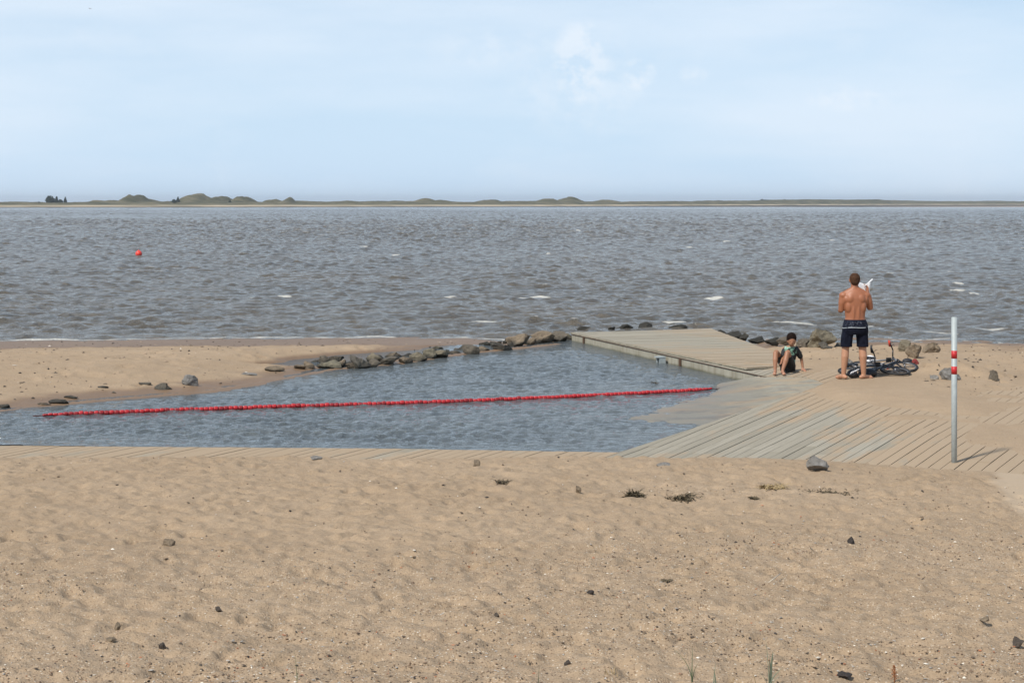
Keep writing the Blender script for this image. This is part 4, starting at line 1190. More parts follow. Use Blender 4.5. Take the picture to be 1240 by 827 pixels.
# ------------------------------------------------------------------ pole
px_, py_, pz_ = placem(1155.5, 565)
pole = thing('marker_pole', 'slender galvanised steel pole with two red bands planted at the edge of the boardwalk', 'pole', (px_, py_, pz_))
Hp = HC - (384.5 - HY) * py_ / FP - pz_
rp = 3.35 / FP * py_
def cyl(bm, r1, r2, z0, z1, seg=28, m=Matrix()):
    bmesh.ops.create_cone(bm, cap_ends=True, segments=seg, radius1=r1, radius2=r2, depth=z1 - z0, matrix=m @ Matrix.Translation((0, 0, (z0 + z1) / 2)))
bm = bmesh.new(); cyl(bm, rp, rp, -0.35, Hp); cyl(bm, rp * .96, rp * .7, Hp, Hp + .006)
from_bm('shaft', bm, M['steel'], pole)
for (a, b) in ((424.5, 434), (443.5, 453)):
    za = HC - (a - HY) * py_ / FP - pz_; zb = HC - (b - HY) * py_ / FP - pz_
    bm = bmesh.new(); cyl(bm, rp * 1.025, rp * 1.025, zb, za); from_bm('red_band', bm, M['red_band'], pole)
for ch in pole.children:
    if ch.name.startswith('shaft'):
        for p_ in ch.data.polygons: p_.use_smooth = abs(p_.normal.z) < .5

# ------------------------------------------------------------------ float line
pts = [np.array(ptw(a, b, -0.19)) for a, b in [(40, 503), (140, 499.5), (250, 495.5), (360, 492), (470, 489), (560, 486), (640, 482.5), (710, 479.5), (780, 476), (835, 473), (872, 470)]]
seglen = [0]
for a, b in zip(pts[:-1], pts[1:]): seglen.append(seglen[-1] + np.linalg.norm(b - a))
TL = seglen[-1]
def along(s):
    return Vector((float(np.interp(s, seglen, [p[0] for p in pts])), float(np.interp(s, seglen, [p[1] for p in pts])), 0))
fl = thing('float_line', 'long string of red plastic floats stretched across the pool', 'float line', (pts[0][0], pts[0][1], ZP))
inv = Vector((pts[0][0], pts[0][1], ZP))
def wz(x, y):
    i = int(np.clip(round((x - xs[0]) / .035), 0, len(xs) - 1)); j = int(np.clip(round((y - yp[0]) / .035), 0, len(yp) - 1)); return float(ZPm[j, i])
bm = bmesh.new()
for i in range(60):
    a = along(TL * i / 60); b = along(TL * (i + 1) / 60); a.z = wz(a.x, a.y) + .006; b.z = wz(b.x, b.y) + .006
    dd = b - a; mt = Matrix.Translation((a + b) / 2 - inv) @ dd.to_track_quat('Z', 'Y').to_matrix().to_4x4()
    bmesh.ops.create_cone(bm, segments=6, radius1=.007, radius2=.007, depth=dd.length * 1.05, matrix=mt)
from_bm('cable', bm, M['rope'], fl)
def float_shape(bm, mt, r, L):
    prof = [(0, -.5), (.55, -.5), (.92, -.42), (1, -.2), (.97, 0), (1, .2), (.92, .42), (.55, .5), (0, .5)]
    rings = []
    for (rr_, zz) in prof[1:-1]:
        rings.append([bm.verts.new(mt @ Vector((math.cos(k / 14 * 2 * math.pi) * r * rr_, math.sin(k / 14 * 2 * math.pi) * r * rr_, zz * L))) for k in range(14)])
    for A, B in zip(rings[:-1], rings[1:]):
        for k in range(14): bm.faces.new((A[k], A[(k + 1) % 14], B[(k + 1) % 14], B[k]))
    bm.faces.new(rings[0][::-1]); bm.faces.new(rings[-1])
NF = 148; rr = random.Random(9)
order = []
for i in range(NF):
    s = TL * (0.012 + 0.972 * (i + .5) / NF)
    p = along(s); q = along(min(s + .05, TL)) - along(max(s - .05, 0))
    order.append((p.y, i, p, q))
near = set(i for _, i, _, _ in sorted(order)[:100])
rest = bmesh.new()
for _, i, p, q in order:
    e = min(1, (i + 1) / 7, (NF - i) / 5)
    r_ = (.037 + rr.uniform(-.003, .003)) * (0.4 + .6 * e)
    p = p.copy(); p.z = wz(p.x, p.y) * .3 + ZP * .7 + .012 + rr.uniform(-.004, .006)
    mt = Matrix.Translation(p - inv) @ q.to_track_quat('Z', 'Y').to_matrix().to_4x4() @ Matrix.Rotation(rr.uniform(-.08, .08), 4, 'X')
    L = TL / NF * rr.uniform(.92, 1.0)
    if i in near:
        bm = bmesh.new(); float_shape(bm, mt, r_, L)
        from_bm('float', bm, M['float_b'] if rr.random() < .33 else M['float_a'], fl)
    else: float_shape(rest, mt, r_, L)
o = from_bm('float_row', rest, M['float_a'], fl); o['kind'] = 'stuff'
o['label'] = 'farther red floats of the string'

# ------------------------------------------------------------------ buoy
bx, by = ptw(168, 309.8, ZS)
bo = thing('mooring_buoy', 'round orange-red buoy floating alone far out on the left', 'buoy', (bx, by, ZS))
bm = bmesh.new(); bmesh.ops.create_uvsphere(bm, u_segments=28, v_segments=18, radius=.215, matrix=Matrix.Translation((0, 0, .13))); from_bm('ball', bm, M['buoy'], bo)
bm = bmesh.new(); cyl(bm, .05, .035, .33, .39, 16); from_bm('lifting_eye', bm, M['buoy'], bo)

# ------------------------------------------------------------------ figures
def skin_mat(name, hi, lo, zsplit, warm=None):
    m, t, b = newmat(name); g = NG(t); p = g.obj()
    f = g.ramp(g.sepz(p), [(max(0, zsplit - .25), 0.0), (zsplit + .15, 1.0)])
    c = g.mix(f, lo, hi)
    c = g.mix(g.math('MULTIPLY', g.noise(p, 7, 4, .6), .35), c, tuple(x * .72 for x in hi))
    t.links.new(c, b.inputs['Base Color']); b.inputs['Roughness'].default_value = .5
    b.inputs['Subsurface Weight'].default_value = 0.05
    b.inputs['Subsurface Radius'].default_value = (.02, .008, .004)
    return m
class Blob:
    def __init__(s): s.bm = bmesh.new()
    def ell(s, c, r, rot=None, seg=20):
        m = Matrix.Translation(c) @ (rot.to_4x4() if rot is not None else Matrix()) @ Matrix.Diagonal((r[0], r[1], r[2], 1))
        bmesh.ops.create_uvsphere(s.bm, u_segments=seg, v_segments=seg * 2 // 3, radius=1, matrix=m)
    def limb(s, P, seg=16):
        """P: list of (point, radius[, ry])"""
        pts_ = [Vector(p[0]) for p in P]; rings = []
        up = Vector((0, 1, 0))
        for i, p in enumerate(pts_):
            a = pts_[max(i - 1, 0)]; b = pts_[min(i + 1, len(pts_) - 1)]
            d = (b - a).normalized(); u = d.cross(up)
            if u.length < .2: u = d.cross(Vector((1, 0, 0)))
            u.normalize(); v = u.cross(d).normalized()
            r = P[i][1]; r2 = P[i][2] if len(P[i]) > 2 else r
            rings.append([s.bm.verts.new(p + u * math.cos(k / seg * 2 * math.pi) * r + v * math.sin(k / seg * 2 * math.pi) * r2) for k in range(seg)])
        for A, B in zip(rings[:-1], rings[1:]):
            for k in range(seg): s.bm.faces.new((A[k], A[(k + 1) % seg], B[(k + 1) % seg], B[k]))
        s.bm.faces.new(rings[0][::-1]); s.bm.faces.new(rings[-1])
        for i, q in enumerate(P):
            if i in (0, len(P) - 1): s.ell(pts_[i], (q[1] * .97,) * 3, seg=12)
    def tors(s, rows, seg=24):
        rings = []
        for (c, rx, ry) in rows:
            rings.append([s.bm.verts.new(Vector(c) + Vector((math.copysign(abs(math.cos(a)) ** .85, math.cos(a)) * rx, math.copysign(abs(math.sin(a)) ** .85, math.sin(a)) * ry, 0))) for a in [k / seg * 2 * math.pi for k in range(seg)]])
        for A, B in zip(rings[:-1], rings[1:]):
            for k in range(seg): s.bm.faces.new((A[k], A[(k + 1) % seg], B[(k + 1) % seg], B[k]))
        s.bm.faces.new(rings[0][::-1]); s.bm.faces.new(rings[-1])
    def hand(s, wrist, dirv, palmn, side, L=.18, curl=.5):
        """palm and five separate bent fingers; side = direction of the thumb"""
        d = Vector(dirv).normalized(); n = Vector(palmn).normalized(); sd_ = Vector(side).normalized(); w0 = Vector(wrist)
        pc = w0 + d * L * .27
        rot = Matrix((sd_, n, d)).transposed()
        s.ell(pc, (L * .22, L * .085, L * .29), rot)
        for k, (o_, l) in enumerate(((.16, .40), (.055, .45), (-.05, .42), (-.15, .33))):
            a = w0 + d * L * .48 + sd_ * L * o_
            b = a + (d * math.cos(curl * .5) + n * math.sin(curl * .5)) * L * l * .5
            c = b + (d * math.cos(curl * 1.5) + n * math.sin(curl * 1.5)) * L * l * .5
            s.limb([(a - d * L * .08, .0088), (a, .0088), (b, .008), (c, .0065)], 8)
        a = w0 + d * L * .16 + sd_ * L * .17
        b = a + (d * .6 + sd_ * .7 + n * .3).normalized() * L * .2
        c = b + (d * .9 + sd_ * .15 + n * .4).normalized() * L * .17
        s.limb([(a, .011), (b, .0095), (c, .0075)], 8)
    def foot(s, ank, heading, L, flat=0.0):
        h = Vector((heading[0], heading[1], 0)).normalized(); sd_ = Vector((-h.y, h.x, 0)); a = Vector(ank)
        g0 = Vector((a.x, a.y, flat))
        s.limb([(g0 - h * L * .22 + Vector((0, 0, L * .13)), L * .13), (g0 + h * L * .05 + Vector((0, 0, L * .16)), L * .15, L * .15), (g0 + h * L * .38 + Vector((0, 0, L * .09)), L * .16, L * .085), (g0 + h * L * .56 + Vector((0, 0, L * .06)), L * .16, L * .055)], 14)
        for k in range(5):
            o_ = (k - 2) * L * .068
            s.limb([(g0 + h * L * .55 + sd_ * o_ + Vector((0, 0, L * .05)), L * .036), (g0 + h * L * (.74 - .02 * abs(k - 1)) + sd_ * o_ + Vector((0, 0, L * .038)), L * .03)], 8)
    def build(s, name, mat, parent, vox=.008, smooth=6, cut=None):
        me = bpy.data.meshes.new(name + '_raw'); bmesh.ops.recalc_face_normals(s.bm, faces=s.bm.faces); s.bm.to_mesh(me); s.bm.free()
        o = bpy.data.objects.new(name + '_raw', me); COL.objects.link(o)
        r = o.modifiers.new('r', 'REMESH'); r.mode = 'VOXEL'; r.voxel_size = vox; r.adaptivity = 0
        if smooth:
            k = o.modifiers.new('s', 'SMOOTH'); k.factor = .5; k.iterations = smooth
        dg = C.evaluated_depsgraph_get(); dg.update()
        ev = o.evaluated_get(dg); m2 = bpy.data.meshes.new_from_object(ev)
        m2.name = name
        bpy.data.objects.remove(o); bpy.data.meshes.remove(me)
        return link_mesh(name, m2, mat, parent, True)

# ---- standing man, seen from behind
xm, ym, zm = placem(1035.5, 458.5)
man = thing('person', 'bare-backed man in dark blue swim shorts standing with his back turned, reading a sheet', 'person', (xm, ym, zm))
man.scale = (1.09, 1.06, 0.98)
M['skin_man'] = skin_mat('tanned_skin', (0.33, 0.125, 0.060), (0.45, 0.235, 0.14), 0.75)
b = Blob()
b.tors([((0, 0, .86), .165, .115), ((0, 0, .95), .168, .12), ((0, .005, 1.05), .150, .115), ((0, .005, 1.16), .158, .115), ((-.002, 0, 1.28), .178, .12), ((-.005, -.005, 1.38), .192, .115), ((-.005, -.01, 1.44), .178, .098), ((-.007, -.01, 1.49), .125, .08), ((-.008, -.005, 1.525), .07, .065)])
b.limb([((-.008, -.005, 1.46), .072), ((-.006, .0, 1.54), .060), ((-.005, .012, 1.64), .056)])
for s in (-1, 1): b.ell((s * .038 - .004, -.088, 1.16), (.030, .034, .20)); b.ell((s * .105, -.045, 1.24), (.06, .07, .13))
# shoulder blades and spine hollow come from two soft pads
b.ell((-.082, -.082, 1.37), (.062, .045, .085), Matrix.Rotation(R(14), 3, 'Y')); b.ell((.078, -.082, 1.37), (.062, .045, .085), Matrix.Rotation(R(-14), 3, 'Y'))
b.ell((-.005, .015, 1.695), (.076, .096, .112)); b.ell((-.005, .045, 1.65), (.058, .068, .075))
b.ell((-.005, .112, 1.672), (.011, .016, .020)); b.ell((-.005, .100, 1.64), (.026, .012, .008))
for s in (-1, 1):
    b.ell((-.005 + s * .078, .010, 1.685), (.012, .02, .032)); b.ell((-.005 + s * .03, .098, 1.70), (.014, .010, .010))
    b.ell((s * .170 - .005, -.005, 1.425), (.074, .068, .066)); b.limb([((s * .03, -.01, 1.53), .05), ((s * .15, -.008, 1.455), .05)]); b.ell((s * .15, -.01, 1.36), (.052, .085, .09))
    b.ell((s * .075, -.03, .91), (.085, .085, .09))
b.limb([((-.186, 0, 1.42), .060), ((-.200, .0, 1.30), .056), ((-.208, .02, 1.17), .046), ((-.205, .10, 1.15), .041), ((-.15, .21, 1.24), .035), ((-.09, .29, 1.33), .027)])
b.hand((-.09, .29, 1.33), (.5, .45, .55), (.6, .3, -.3), (-.3, .2, .8), .18, .9)
b.limb([((.186, 0, 1.42), .060), ((.212, .01, 1.32), .058), ((.240, .04, 1.20), .050), ((.252, .10, 1.19), .044), ((.25, .18, 1.33), .040), ((.243, .235, 1.46), .028)])
b.hand((.243, .235, 1.46), (.0, .15, .95), (-.85, .3, .1), (-.2, .95, .1), .18, .8)
b.limb([((-.09, 0, .90), .092), ((-.12, 0, .72), .082), ((-.148, .01, .52), .058), ((-.158, -.012, .38), .058), ((-.170, -.005, .22), .044), ((-.178, 0, .085), .034), ((-.178, 0, .05), .036)])
b.limb([((.09, 0, .90), .092), ((.105, 0, .72), .082), ((.115, .01, .52), .060), ((.120, -.012, .38), .060), ((.125, -.005, .22), .046), ((.13, 0, .085), .036), ((.13, 0, .05), .037)])
b.foot((-.178, 0, 0), (-.28, .6), .25); b.foot((.13, 0, 0), (.75, .5), .25)
b.build('body', M['skin_man'], man, .0075, 5)
M['hair_man'] = plain('brown_hair', (0.06, 0.03, 0.017), .8, 0, .35, 60, .1, bump=.004)
b = Blob(); b.ell((-.005, .003, 1.715), (.083, .098, .098)); b.ell((-.005, -.030, 1.665), (.070, .062, .070)); b.build('hair', M['hair_man'], man, .008, 3)
def mat_shorts():
    m, t, b_ = newmat('navy_swim_shorts'); g = NG(t); p = g.obj()
    z = g.sepz(p); n = g.noise(p, 14, 3, .6)
    pat = g.math('MULTIPLY', g.ramp(g.noise(g.mapping(p, (1, 1, 1.6)), 26, 3, .7, 1.2), [(.55, 0.0), (.60, 1.0)]), g.math('MULTIPLY', g.math('GREATER_THAN', z, .90), g.math('LESS_THAN', z, .985)))
    c = g.mix(g.ramp(n, [(.4, 0.0), (.65, 1.0)]), (.004, .005, .012), (.010, .012, .024))
    c = g.mix(g.math('MULTIPLY', pat, .6), c, (.16, .18, .22))
    t.links.new(c, b_.inputs['Base Color']); b_.inputs['Roughness'].default_value = .8; b_.inputs['Specular IOR Level'].default_value = .12
    t.links.new(g.bump(g.noise(g.mapping(p, (9, 9, 3)), 1.0, 3, .6), .6, .02), b_.inputs['Normal'])
    return m
M['shorts'] = mat_shorts(); M['piping'] = plain('pale_piping', (.42, .46, .50), .7)
b = Blob()
b.tors([((0, 0, 1.015), .162, .128), ((0, -.008, .97), .180, .142), ((0, -.015, .90), .196, .152), ((.0, -.01, .82), .200, .145), ((-.002, 0, .76), .196, .130)])
for s, kx in ((-1, -.135), (1, .115)):
    b.tors([((s * .10, 0, .84), .090, .115), ((kx * .93, 0, .72), .090, .105), ((kx, .005, .60), .088, .098), ((kx, .005, .545), .090, .098)])
b.build('shorts', M['shorts'], man, .009, 4)
bm = bmesh.new()
def strip(bm, pts_, wd, off=.0):
    pr = None
    for p in pts_:
        p = Vector(p); cur = (bm.verts.new(p + Vector((0, 0, wd))), bm.verts.new(p - Vector((0, 0, wd))))
        if pr: bm.faces.new((pr[0], cur[0], cur[1], pr[1]))
        pr = cur
ring = []
for k in range(33):
    a = math.pi * (1 + k / 32)
    ring.append((math.cos(a) * .203, math.sin(a) * .160 - .014, .885 - .012 * math.sin(k / 32 * math.pi * 2) + .012 * math.cos(a * 3)))
strip(bm, ring, .006)
strip(bm, [(.188, -.090, .89), (.194, -.100, .84), (.192, -.10, .78), (.182, -.105, .74)], .010)
o = from_bm('piping', bm, M['piping'], man); sm = o.modifiers.new('t', 'SOLIDIFY'); sm.thickness = .006
# the sheet he holds
bm = bmesh.new(); NXs, NZs = 12, 10
vv = []
rr = random.Random(3)
for j in range(NZs):
    for i in range(NXs):
        u, v = i / (NXs - 1), j / (NZs - 1)
        vv.append(bm.verts.new((-.17 + .27 * u + .02 * v, .012 * math.sin(u * 9 + v * 4) + .04 * u, -.11 + .20 * v + .015 * math.sin(u * 7))))
for j in range(NZs - 1):
    for i in range(NXs - 1): bm.faces.new((vv[j * NXs + i], vv[j * NXs + i + 1], vv[(j + 1) * NXs + i + 1], vv[(j + 1) * NXs + i]))
sh = thing('paper_sheet', 'crumpled white paper sheet with a rolled edge held up in the standing man\'s hands', 'paper', (xm + .215, ym + .28, zm + 1.475))
bmesh.ops.translate(bm, verts=bm.verts, vec=(0, .02, .02))
o = from_bm('sheet', bm, M['paper'], sh); k = o.modifiers.new('t', 'SOLIDIFY'); k.thickness = .003
bm = bmesh.new(); bmesh.ops.create_cone(bm, cap_ends=True, segments=10, radius1=.009, radius2=.012, depth=.20, matrix=Matrix.Translation((.065, -.01, .115)) @ Matrix.Rotation(R(48), 4, 'Y'))
from_bm('rolled_edge', bm, M['paper'], sh)
bm = bmesh.new(); vq = [bm.verts.new(q) for q in ((.01, -.07, -.02), (.07, -.07, -.06), (.085, -.06, -.11), (.03, -.06, -.095), (-.01, -.05, -.07))]; bm.faces.new(vq)
o = from_bm('loose_corner', bm, M['paper'], sh); k = o.modifiers.new('t', 'SOLIDIFY'); k.thickness = .003

# ---- seated child
xb, yb, zb = ptw(954, 449.5, 0.0) + (0.0,)
boy_scale = 1.08
boy = thing('person', 'child in a black and green shirt sitting on the boards with knees up, looking down', 'person', (xb, yb, zb + .002))
boy.scale = (boy_scale,) * 3
M['skin_boy'] = skin_mat('child_skin', (0.33, 0.155, 0.085), (0.40, 0.20, 0.125), 0.15)
b = Blob()
b.tors([((0, .0, .02), .105, .085), ((0, .0, .09), .112, .088), ((.012, .0, .18), .098, .078), ((.03, -.015, .28), .108, .078), ((.042, -.035, .35), .118, .074), ((.045, -.045, .395), .09, .062), ((.047, -.05, .425), .05, .048)])
b.limb([((.046, -.05, .39), .042), ((.046, -.075, .455), .038)])
b.ell((.045, -.105, .515), (.068, .080, .092), Matrix.Rotation(R(25), 3, 'X')); b.ell((.040, -.135, .475), (.046, .048, .05))
b.ell((.038, -.188, .487), (.010, .012, .013)); b.ell((.038, -.170, .455), (.020, .010, .006))
for s in (-1, 1):
    b.ell((.045 + s * .068, -.09, .505), (.009, .016, .024)); b.ell((.040 + s * .026, -.172, .508), (.011, .008, .008))
b.limb([((.145, -.035, .375), .038), ((.185, -.01, .30), .034), ((.225, .02, .215), .028), ((.242, .02, .12), .024), ((.250, .01, .045), .019)])
b.hand((.250, .01, .050), (.25, -.85, -.42), (0, -.2, -1), (-.9, -.2, 0), .125, .12)
b.limb([((-.060, -.045, .375), .038), ((-.085, -.10, .31), .034), ((-.10, -.16, .25), .028), ((-.125, -.25, .23), .024), ((-.155, -.30, .20), .019)])
b.hand((-.155, -.30, .20), (-.3, -.5, -.6), (-.5, .1, .4), (.5, -.6, .3), .12, .5)
b.limb([((-.055, -.03, .085), .068), ((-.15, -.16, .22), .058), ((-.245, -.30, .345), .044), ((-.255, -.33, .34), .042), ((-.268, -.375, .22), .042), ((-.275, -.40, .07), .026), ((-.275, -.40, .045), .027)])
b.limb([((.045, -.05, .085), .068), ((-.01, -.19, .22), .058), ((-.060, -.33, .345), .044), ((-.068, -.355, .34), .042), ((-.105, -.40, .21), .042), ((-.155, -.43, .07), .026), ((-.157, -.43, .045), .027)])
b.foot((-.275, -.40, 0), (-.25, -1), .19); b.foot((-.157, -.43, 0), (.02, -1), .19)
b.build('body', M['skin_boy'], boy, .006, 4)
M['hair_boy'] = plain('dark_brown_hair', (0.014, 0.008, 0.006), .9, 0, .35, 60, .08, bump=.004)
b = Blob(); b.ell((.045, -.092, .560), (.084, .094, .088), Matrix.Rotation(R(25), 3, 'X')); b.ell((.045, -.050, .52), (.080, .066, .080)); b.build('hair', M['hair_boy'], boy, .007, 3)
def mat_shirt():
    m, t, b_ = newmat('black_shirt_green_print'); g = NG(t); p = g.obj()
    n = g.noise(g.mapping(p, (1.0, .4, 1.3), loc=(.3, 0, .2)), 9, 3, .55, .6)
    x = g.sepz(p, 'X')
    front = g.ramp(g.math('ABSOLUTE', g.math('SUBTRACT', x, .03)), [(.085, 1.0), (.11, 0.0)])
    pr = g.math('MULTIPLY', g.ramp(n, [(.44, 0.0), (.48, 1.0)]), front)
    c = g.mix(pr, (.010, .011, .012), (.17, .33, .24))
    c = g.mix(g.math('MULTIPLY', g.ramp(n, [(.60, 0.0), (.63, 1.0)]), front), c, (.50, .60, .54))
    t.links.new(c, b_.inputs['Base Color']); b_.inputs['Roughness'].default_value = .75
    t.links.new(g.bump(g.noise(p, 18, 3, .6), .6, .012), b_.inputs['Normal'])
    return m
b = Blob()
b.tors([((0, 0, .10), .122, .098), ((.01, 0, .18), .112, .092), ((.03, -.015, .28), .120, .090), ((.042, -.035, .355), .126, .084), ((.045, -.045, .395), .098, .070), ((.047, -.05, .412), .055, .052)])
b.limb([((.130, -.035, .368), .050), ((.172, -.015, .305), .049), ((.205, .005, .245), .047)])
b.limb([((-.045, -.045, .368), .050), ((-.078, -.085, .315), .049), ((-.098, -.14, .265), .045)])
b.build('shirt', mat_shirt(), boy, .007, 3)
b = Blob()
b.tors([((0, .0, .005), .125, .10), ((0, .0, .08), .128, .10), ((0, 0, .13), .122, .095)])
b.limb([((-.055, -.03, .085), .078), ((-.12, -.12, .175), .072), ((-.185, -.215, .26), .064)])
b.limb([((.045, -.05, .085), .080), ((.015, -.13, .16), .074), ((-.022, -.235, .25), .064)])
b.build('shorts', plain('black_shorts', (.010, .010, .011), .7, 0, .2, 20), boy, .008, 3)

# ------------------------------------------------------------------ bicycles lying on the sand
def tube(bm, pts_, r, seg=8):
    for a, c in zip(pts_[:-1], pts_[1:]):
        a = Vector(a); c = Vector(c); d = c - a
        bmesh.ops.create_cone(bm, cap_ends=True, segments=seg, radius1=r, radius2=r, depth=d.length, matrix=Matrix.Translation((a + c) / 2) @ d.to_track_quat('Z', 'Y').to_matrix().to_4x4())
def torus(bm, c, R_, r, seg=40, s2=8):
    vs = [[bm.verts.new(Vector(c) + Vector(((R_ + r * math.cos(b_)) * math.cos(a), r * math.sin(b_), (R_ + r * math.cos(b_)) * math.sin(a)))) for b_ in [j / s2 * 2 * math.pi for j in range(s2)]] for a in [i / seg * 2 * math.pi for i in range(seg)]]
    for i in range(seg):
        for j in range(s2): bm.faces.new((vs[i][j], vs[(i + 1) % seg][j], vs[(i + 1) % seg][(j + 1) % s2], vs[i][(j + 1) % s2]))
def bicycle(loc, rot, k, frame_mat, grip_mat, label, trim):
    b_ = thing('bicycle', label, 'bicycle', loc, rot, 'bicycles lying on the sand')
    S = lambda p: Vector(p) * k
    rw = .30 * k; RW, FW = S((-.48, 0, .30)), S((.50, 0, .30))
    BB, ST, HT, HB = S((-.06, 0, .28)), S((-.20, 0, .68)), S((.36, 0, .78)), S((.39, 0, .66))
    bm = bmesh.new(); tube(bm, [BB, ST, HT], .017); tube(bm, [HB, BB], .02); tube(bm, [HT, HB], .022)
    for s in (-.05, .05):
        q = Vector((0, s, 0)); tube(bm, [ST, RW + q, BB], .010)
    from_bm('frame', bm, frame_mat, b_)
    bm = bmesh.new()
    for s in (-.045, .045): tube(bm, [HB + Vector((0, s, -.02)), FW + Vector((0, s, 0))], .012)
    tube(bm, [HB + Vector((0, -.05, -.02)), HB + Vector((0, .05, -.02))], .014); from_bm('fork', bm, trim, b_)
    for c in (RW, FW):
        w_ = bpy.data.objects.new('wheel', None); w_.empty_display_size = .05; COL.objects.link(w_); w_.parent = b_
        bm = bmesh.new(); torus(bm, c, rw, .022); from_bm('tyre', bm, M['rubber'], w_)
        bm = bmesh.new(); torus(bm, c, rw - .026, .010)
        tube(bm, [c + Vector((0, -.04, 0)), c + Vector((0, .04, 0))], .016); from_bm('rim', bm, M['alloy'], w_)
        bm = bmesh.new()
        for i in range(18):
            a = i / 18 * 6.283; tube(bm, [c + Vector((0, .03 * (-1) ** i, 0)), c + Vector((math.cos(a), 0, math.sin(a))) * (rw - .03)], .0022, 4)
        from_bm('spokes', bm, M['alloy'], w_)
    bm = bmesh.new(); top = HT + Vector((-.01, 0, .14)); tube(bm, [HT, top], .013)
    L_, R_ = top + Vector((-.07, -.29, .05)), top + Vector((-.07, .29, .05)); tube(bm, [L_, top + Vector((0, -.12, .02)), top, top + Vector((0, .12, .02)), R_], .012)
    hb = from_bm('handlebar', bm, M['black'], b_)
    for e, s in ((L_, 1), (R_, -1)):
        bm = bmesh.new(); tube(bm, [e, e + Vector((.018, s * .11, -.006))], .020); from_bm('grip', bm, grip_mat, hb)
        bm = bmesh.new(); tube(bm, [e + Vector((.03, s * .12, 0)), e + Vector((.085, s * .06, -.03))], .006); from_bm('brake_lever', bm, trim, hb)
    bm = bmesh.new(); sp_ = ST + Vector((-.05, 0, .13)); tube(bm, [ST, sp_], .014); from_bm('seat_post', bm, M['alloy'], b_)
    B = Blob(); B.limb([(sp_ + Vector((-.10, 0, .02)), .07, .03), (sp_ + Vector((.0, 0, .02)), .045, .028), (sp_ + Vector((.12, 0, .015)), .02, .02)], 14); B.build('saddle', M['black'], b_, .008, 3)
    bm = bmesh.new(); bmesh.ops.create_cone(bm, cap_ends=True, segments=24, radius1=.075 * k, radius2=.075 * k, depth=.008, matrix=Matrix.Translation(BB + Vector((0, -.05, 0))) @ Matrix.Rotation(R(90), 4, 'X'))
    tube(bm, [BB + Vector((0, -.06, 0)), BB + Vector((.13, -.07, .05))], .010); tube(bm, [BB + Vector((0, .06, 0)), BB + Vector((-.13, .07, -.05))], .010); tube(bm, [BB + Vector((0, -.06, 0)), BB + Vector((0, .06, 0))], .012)
    from_bm('crankset', bm, M['alloy'], b_)
    for p in ((.13, -.11, .05), (-.13, .11, -.05)):
        bm = bmesh.new(); bmesh.ops.create_cube(bm, size=1, matrix=Matrix.Translation(BB + Vector(p)) @ Matrix.Diagonal((.09, .08, .022, 1))); bmesh.ops.bevel(bm, geom=bm.edges[:], offset=.004, segments=1, affect='EDGES'); from_bm('pedal', bm, M['rubber'], b_)
    return b_
M['dark_frame'] = plain('charcoal_frame_paint', (.03, .032, .036), .3, .2, .1)
M['grey_frame'] = plain('grey_frame_paint', (.16, .165, .175), .35, .1, .1)
M['red_grip'] = plain('red_rubber', (.50, .05, .025), .6)
def lay(px, py, yaw, tilt, k, *a):
    x, y, z = placem(px, py)
    return bicycle((x, y, z + .035), (R(-(90 - tilt)), 0, R(yaw)), k, *a)
lay(1066, 456.5, 14, 9, .80, M['dark_frame'], M['black'], 'black bicycle with black grips lying on its side, nearest the camera behind the man', M['dark_frame'])
lay(1073, 452.0, -2, 15, .72, M['grey_frame'], M['red_grip'], 'dark grey bicycle with red grips lying behind the black one', M['black'])
# bags and towel beside them
def soft(name, px, py, r, mat, label, cat, seed, lumps=6, dz=0.0):
    x, y, z = placem(px, py); y += r[1] * .8
    rr = random.Random(seed); b_ = Blob(); b_.ell((0, 0, r[2] * .85), (r[0] * .8, r[1] * .8, r[2] * .85))
    for i in range(lumps):
        b_.ell((rr.uniform(-.55, .55) * r[0], rr.uniform(-.4, .4) * r[1], r[2] * rr.uniform(.4, 1.1)), (r[0] * rr.uniform(.25, .5), r[1] * .5, r[2] * rr.uniform(.3, .55)))
    t = b_.build(name, mat, None, .012, 2); t.location = (x, y, z + dz); return set_props(t, label, cat)
soft('rucksack', 1053, 457.2, (.18, .13, .085), M['bag'], 'slumped black rucksack on the sand between and right of the man\'s feet', 'bag', 1, 10)
soft('rucksack', 1033.5, 458.5, (.11, .12, .085), M['bag'], 'smaller black bag with white straps behind the man\'s left foot', 'bag', 2)
x, y, z = placem(1031, 457)
bm = bmesh.new()
for k_ in range(3):
    ox = -.06 + .04 * k_
    tube(bm, [(ox, -.02, .02 + .03 * k_), (ox + .03, -.03, .08 + .015 * k_), (ox + .08, -.02, .09 + .02 * k_)], .007, 6)
o = from_bm('strap', bm, M['white_cloth']); o.location = (0, 0, 0)
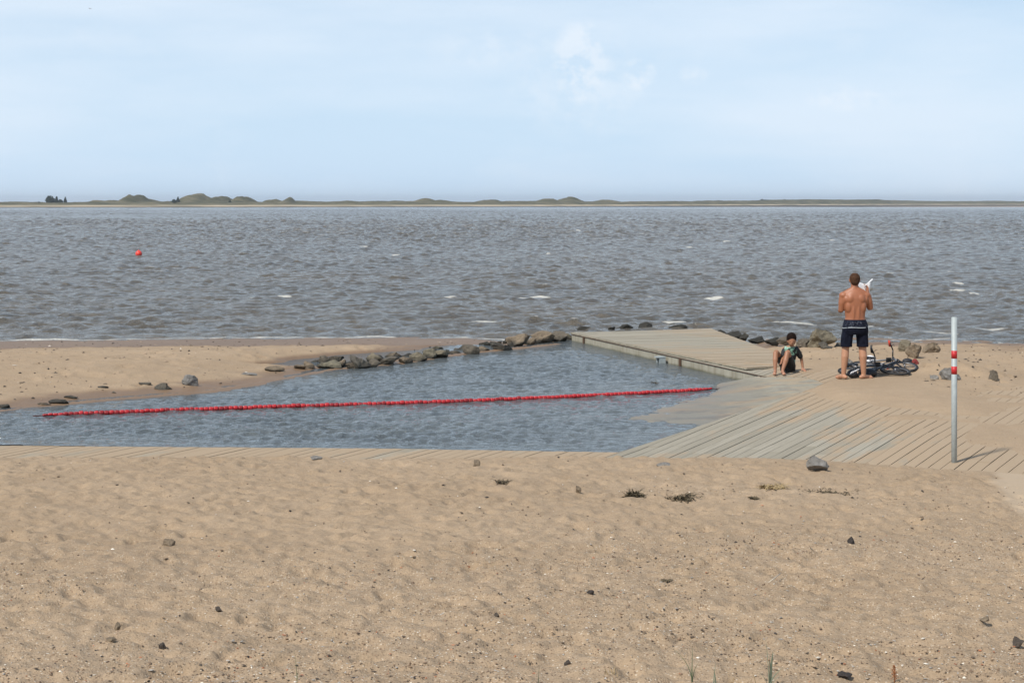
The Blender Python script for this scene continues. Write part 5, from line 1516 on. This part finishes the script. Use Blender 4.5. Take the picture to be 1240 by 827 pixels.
for ob in bpy.data.objects:
    if ob.name.startswith('rucksack') and 'smaller' in ob.get('label', ''):
        o.parent = ob; o.location = (0, -.06, .03)
soft('towel', 1055, 449, (.12, .10, .10), M['white_cloth'], 'crumpled white towel heaped on the bicycles right of the man\'s leg', 'towel', 4, dz=.10)
soft('beach_bag', 1109, 446, (.07, .08, .085), M['red_cloth'], 'small dark red bag at the right end of the bicycles', 'bag', 5)
soft('helmet_bag', 1100, 441, (.12, .09, .06), M['bag'], 'small rounded black bundle resting beside the red bag at the bicycles', 'bundle', 6, dz=.0)

# a gull far up in the sky
dg_ = 150.0
gu = thing('gull', 'tiny distant gull high in the sky at the upper left', 'bird', ((109 - 620) / FP * dg_, dg_, HC + (HY - 11) / FP * dg_))
B = Blob(); B.limb([((-.18, 0, 0), .02), ((-.05, 0, 0), .055), ((.10, 0, .01), .05), ((.2, 0, .02), .025)], 10); B.limb([((0, 0, 0), .03), ((-.03, .25, .08), .03, .012), ((-.06, .5, .03), .015, .008)], 8); B.limb([((0, 0, 0), .03), ((-.03, -.25, .08), .03, .012), ((-.06, -.5, .03), .015, .008)], 8)
B.build('body', plain('gull_feathers', (.45, .45, .47), .8), gu, .012, 1); gu.scale = (.6, .6, .6)

# ------------------------------------------------------------------ air
hz = bpy.data.materials.new('haze_air'); hz.use_nodes = True
t = hz.node_tree
for n in list(t.nodes): t.nodes.remove(n)
ho = t.nodes.new('ShaderNodeOutputMaterial'); pv = t.nodes.new('ShaderNodeVolumePrincipled')
pv.inputs['Color'].default_value = (0.80, 0.88, 0.97, 1); pv.inputs['Density'].default_value = 0.00012; pv.inputs['Anisotropy'].default_value = 0.2
t.links.new(pv.outputs[0], ho.inputs['Volume'])
bm = bmesh.new(); bmesh.ops.create_cube(bm, size=1, matrix=Matrix.Translation((0, 2500, 16)) @ Matrix.Diagonal((19000, 14000, 42, 1)))
USE_HAZE = True
if USE_HAZE:
    o = from_bm('haze', bm, hz, None, False); set_props(o, kind='stuff')
